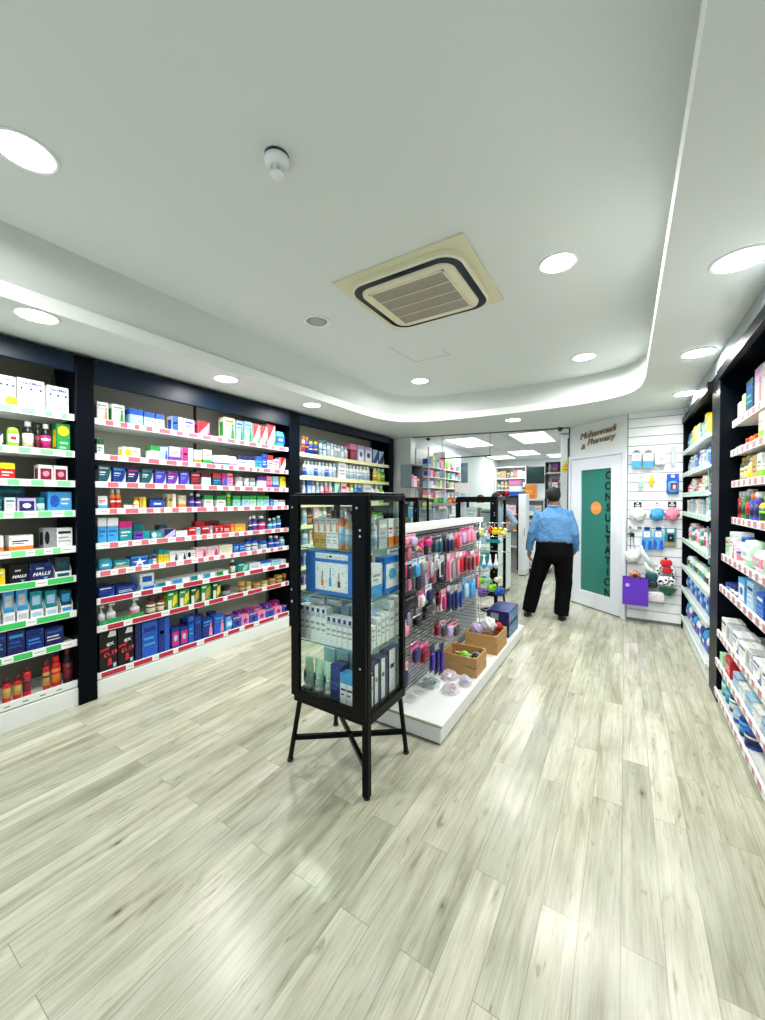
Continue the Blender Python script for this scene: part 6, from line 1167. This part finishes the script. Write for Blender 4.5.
def person(loc,rz,label,skin,hairc,top_rgb,bot_rgb,arms,legs,bald=False,H=1.0,sleeve_long=True,girth=1.0,hold=None):
    t=empty('person',loc,rz,label,'person'); t.scale=(H,H,H)
    SK=mat('skin '+label[:12],skin,rough=.5); g=girth
    TOPM=cloth('shirt '+label[:12],top_rgb,8,1.0); BOT=cloth('trousers '+label[:12],bot_rgb,6,.35,.85)
    hx=-.008; mb=MB()
    # head with jaw, nose, ears
    hz=1.540
    blob(mb,(hx,.0,hz+.026),.071,.091,.089,SK,20); blob(mb,(hx,.02,hz-.045),.060,.072,.070,SK,16)
    loft(mb,[(hx,.088,hz+.02,.010,.010),(hx,.108,hz-.012,.014,.014),(hx,.095,hz-.03,.012,.010)],SK,8)
    for sx in(-1,1): blob(mb,(hx+sx*.074,-.005,hz-.002),.010,.018,.03,SK,10)
    blob(mb,(hx,.088,hz-.058),.024,.012,.007,SK,10)   # lips
    loft(mb,[(0,-.005,1.36,.075,.065),(hx*.5,-.005,1.43,.056,.056),(hx,.0,1.52,.054,.056)],SK)
    # trunk under the clothes
    loft(mb,[(0,0,.84,.15*g,.11*g),(0,0,.95,.165*g,.12*g),(0,.005,1.08,.165*g,.125*g),(0,.0,1.22,.17*g,.11*g),(0,0,1.31,.165,.09),(0,-.005,1.37,.08,.06)],SK)
    def seg(a,b,ra,rb,n=4): return [(*Vector(a).lerp(Vector(b),i/n),ra+(rb-ra)*i/n,ra+(rb-ra)*i/n) for i in range(n+1)]
    for sd,(sh,el,wr,hd,curl) in zip((-1,1),arms):
        loft(mb,seg(sh,el,.048,.04)+seg(el,wr,.038,.026)[1:],SK,12); hand(mb,wr,Vector(hd),-sd,curl,SK)
    for hp,kn,an in legs: loft(mb,seg(hp,kn,.085,.055)+seg(kn,an,.052,.036)[1:],SK,12); blob(mb,(an[0],an[1]+.05,.045),.035,.11,.03,SK,12)
    body=fuse(mb,'body',t,.0065,SK,1)
    # eyes and brows on the face
    mb=MB()
    for sx in(-1,1): blob(mb,(hx+sx*.03,.086,hz+.02),.011,.007,.007,'white',8); blob(mb,(hx+sx*.03,.0925,hz+.02),.005,.003,.005,'black',8)
    mb.build('eyes',t); mb=MB()
    for sx in(-1,1): mb.tube([(hx+sx*.015,.093,hz+.04),(hx+sx*.03,.094,hz+.045),(hx+sx*.048,.082,hz+.04)],.004,mat('hair '+hairc,PAL.get(hairc),rough=.7),6)
    mb.build('eyebrows',t)
    # hair
    HM=mat('hair '+hairc,PAL.get(hairc),rough=.6,bump=.5,bscale=150); mb=MB(); n=28;M=18;vs=[];fs=[];keep={}
    for j in range(M+1):
        th=pi*j/M
        for i in range(n):
            a=2*pi*i/n; x,y,z=sin(th)*cos(a),sin(th)*sin(a),cos(th); k=1.0+.02*sin(9*a+3*j)
            vs.append((hx+.074*x*k,-.003+.094*y*k,hz+.016+.102*z*k)); keep[j*n+i]=(x,y,z)
    for j in range(M):
        for i in range(n):
            f=(j*n+i,j*n+(i+1)%n,(j+1)*n+(i+1)%n,(j+1)*n+i)
            x=sum(keep[q][0] for q in f)/4;y=sum(keep[q][1] for q in f)/4;z=sum(keep[q][2] for q in f)/4
            low_=-.78 if y<-.15 else (-.2 if y<.25 else .35)
            if z<low_ or (y>.55 and z<.62): continue
            if bald and z>.80 and y>-.5: continue
            fs.append(f)
    mb.add(vs,fs,HM,True); h=mb.build('hair',t); so=h.modifiers.new('s','SOLIDIFY'); so.thickness=.009; so.offset=1
    # shirt
    mb=MB()
    loft(mb,[(0,.0,.955,.205*g,.155*g),(0,0,1.0,.212*g,.165*g),(0,.003,1.08,.205*g,.162*g),(0,.0,1.2,.198*g,.145*g),(0,-.003,1.27,.188*g,.128*g),(0,-.005,1.325,.150,.105),(0,-.006,1.375,.105,.08),(0,-.006,1.425,.066,.066)],TOPM,24)
    for sd,(sh,el,wr,hd,curl) in zip((-1,1),arms):
        e2=Vector(wr).lerp(Vector(el),.06); loft(mb,[(sh[0]*.6,sh[1],sh[2]+.012,.06,.06)]+seg(sh,el,.064,.053)+seg(el,e2,.053,.042)[1:]+[(*(e2+(Vector(wr)-Vector(el)).normalized()*.02),.05,.05)],TOPM,16)
    sh=fuse(mb,'shirt',t,.008,TOPM,3)
    tex=bpy.data.textures.new('folds','CLOUDS'); tex.noise_scale=.2; tex.noise_depth=3
    d=sh.modifiers.new('folds','DISPLACE'); d.texture=tex; d.strength=.034; d.mid_level=.5
    mb=MB(); mb.tube([(.068*cos(2*pi*i/16),-.006+.066*sin(2*pi*i/16),1.415+.008*sin(2*pi*i/16)) for i in range(16)],.013,TOPM,8,close=True); mb.build('collar',t)
    # trousers
    mb=MB(); loft(mb,[(0,0,.975,.205*g,.155*g),(0,0,.9,.212*g,.165*g),(0,-.005,.8,.215*g,.165*g),(0,0,.74,.19*g,.14*g)],BOT,24)
    for hp,kn,an in legs:
        a2=(an[0],an[1],.06); loft(mb,seg((hp[0],hp[1],hp[2]+.02),kn,.122*g,.095)+seg(kn,a2,.095,.085)[1:],BOT,18)
    tr=fuse(mb,'trousers',t,.009,BOT,3); d=tr.modifiers.new('folds','DISPLACE'); d.texture=tex; d.strength=.02; d.mid_level=.5
    mb=MB(); loft(mb,[(0,0,.962,.208*g,.158*g),(0,0,.985,.208*g,.158*g)],'black',24); mb.build('belt',t)
    for i,(hp,kn,an) in enumerate(legs):
        mb=MB(); x,y=an[0],an[1]; s=-.03 if x<0 else .02
        mb.add([],[],BLACKMETAL)
        blob(mb,(x+s,y+.1,.04),.046,.08,.036,BLACKMETAL,14); blob(mb,(x,y-.0,.045),.040,.075,.05,BLACKMETAL,14); blob(mb,(x+s*.5,y+.05,.045),.043,.09,.04,BLACKMETAL,14)
        f=fuse(mb,'shoe',t,.006,mat('black shoe leather',(8,8,10),rough=.3),2)
        mb=MB(); mb.lathe([(.046,0),(.046,.014)],mat('shoe sole',(60,60,62),rough=.6),cx=x+s*.5,cy=0,n=20); 
        for k,v in enumerate(mb.v): mb.v[k]=(v[0],y+.045+(v[1])*2.6,v[2])
        mb.build('sole',f)
    return t
man=person((-.756,5.27,.0),radians(6),'balding man in light blue shirt and black trousers standing with his back turned',(150,104,78),'black',(92,142,190),(4,4,6),
  arms=[((-.165,-.0,1.31),(-.262,-.03,1.07),(-.292,.03,.85),(-.05,.15,-1),.55),((.165,0,1.31),(.228,-.04,1.07),(.244,.07,.87),(-.25,.75,-.5),.5)],
  legs=[((-.10,0,.80),(-.205,.015,.46),(-.292,-.02,.09)),((.10,0,.80),(.118,.03,.46),(.085,-.02,.09))],bald=True,girth=1.02,H=1.008)
# keys in his left hand
W=man.matrix_basis
mb=MB(); mb.tube([(.016*cos(2*pi*i/12),0,.016*sin(2*pi*i/12)) for i in range(12)],.0018,CHROME,6,close=True)
for k in range(3): mb.box(-.018+.014*k,-.010+.014*k,-.001+.002*k,.001+.002*k,-.065,-.014,STEEL)
bpy.context.view_layer.update()
tag(mb.build('key_ring',None,Vector((-.756,5.27,0))+Matrix.Rotation(radians(6),4,'Z')@Vector((-.277,.055,.69))),'bunch of keys in left hand of man in blue shirt','keys')
arm_dn=[((-.18,0,1.32),(-.25,-.02,1.07),(-.24,.08,.86),(0,.3,-1),.5),((.18,0,1.32),(.25,-.02,1.07),(.24,.08,.86),(0,.3,-1),.5)]
leg_st=[((-.09,0,.82),(-.10,.01,.47),(-.10,-.02,.09)),((.09,0,.82),(.10,.01,.47),(.10,-.02,.09))]
person((on(498,500,1,6.95).x-.03,6.95,0),radians(12),'black-haired staff member in pale grey blue top behind the counter, hand on hip',(140,96,72),'black',(150,168,186),(30,34,44),
  arms=[arm_dn[0],((.18,0,1.32),(.33,-.08,1.12),(.19,.02,.98),(-.8,.5,-.3),.6)],legs=leg_st,H=.985,girth=.85)
person((on(480,500,1,7.35).x,7.35,0),radians(180),'brown-haired staff member behind the counter with only head showing',(176,132,104),'brown',(60,80,110),(30,34,44),arms=arm_dn,legs=leg_st,H=.965,girth=.88)
# ---------- leave out repeats lying wholly outside the frame; merge the smallest cartons past three hundred
from bpy_extras.object_utils import world_to_camera_view
bpy.context.view_layer.update()
def frame_box(o):
    xs=[];ys=[]
    for c in o.bound_box:
        q=world_to_camera_view(scene,co,o.matrix_world@Vector(c))
        if q.z<=0.05: return None
        xs.append(q.x*765); ys.append((1-q.y)*1020)
    return min(xs),max(xs),min(ys),max(ys)
prods=[o for o in COL.objects if o.parent is None and o.type=='MESH' and any(o.name.split('.')[0]==v for v in NAME.values())]
def kill(o):
    for c in list(o.children): kill(c)
    bpy.data.objects.remove(o)
rest=[]
for o in prods:
    b=frame_box(o)
    if b is None or b[1]<0 or b[0]>765 or b[3]<0 or b[2]>1020: kill(o); continue
    rest.append((o,(b[1]-b[0])*(b[3]-b[2])))
import re
rows={}
for o,_ in rest:    # positions are counted among what the frame shows
    m_=re.match(r'^(.*), (\S+) (from left on|from far end on|on) (.+)$',o.get('label',''))
    if m_ and m_.group(2) in ORD: rows.setdefault((m_.group(3),m_.group(4)),[]).append((ORD.index(m_.group(2)),m_,o))
for l in rows.values():
    for i,(k_,m_,o) in enumerate(sorted(l,key=lambda q:q[0])): o['label']=f'{m_.group(1)}, {ORD[i+1]} {m_.group(3)} {m_.group(4)}'
cart=sorted([r for r in rest if r[0].name.split('.')[0]=='carton' and not r[0].children and not (r[0].location.y>7.3 and r[0].location.x<-2.9)],key=lambda r:-r[1])
ncar=len([r for r in rest if r[0].name.split('.')[0]=='carton'])
over=ncar-298
print('CARTONS',ncar,'merge',over)
if over>0:
    mb=MB(); mb_m=[]
    for o,_ in cart[-over:]:
        vs=[o.matrix_world@v.co for v in o.data.vertices]
        off=len(mb.v); mb.v+=[tuple(v) for v in vs]
        for p in o.data.polygons:
            mb.f.append([off+i for i in p.vertices]); mb.m.append(mb.mi(o.data.materials[p.material_index])); mb.sm.append(False)
    for o,_ in cart[-over:]: kill(o)
    tag(mb.build('small_cartons'),'many smallest mixed cartons on the far and partly hidden shelves','box',kind='stuff')
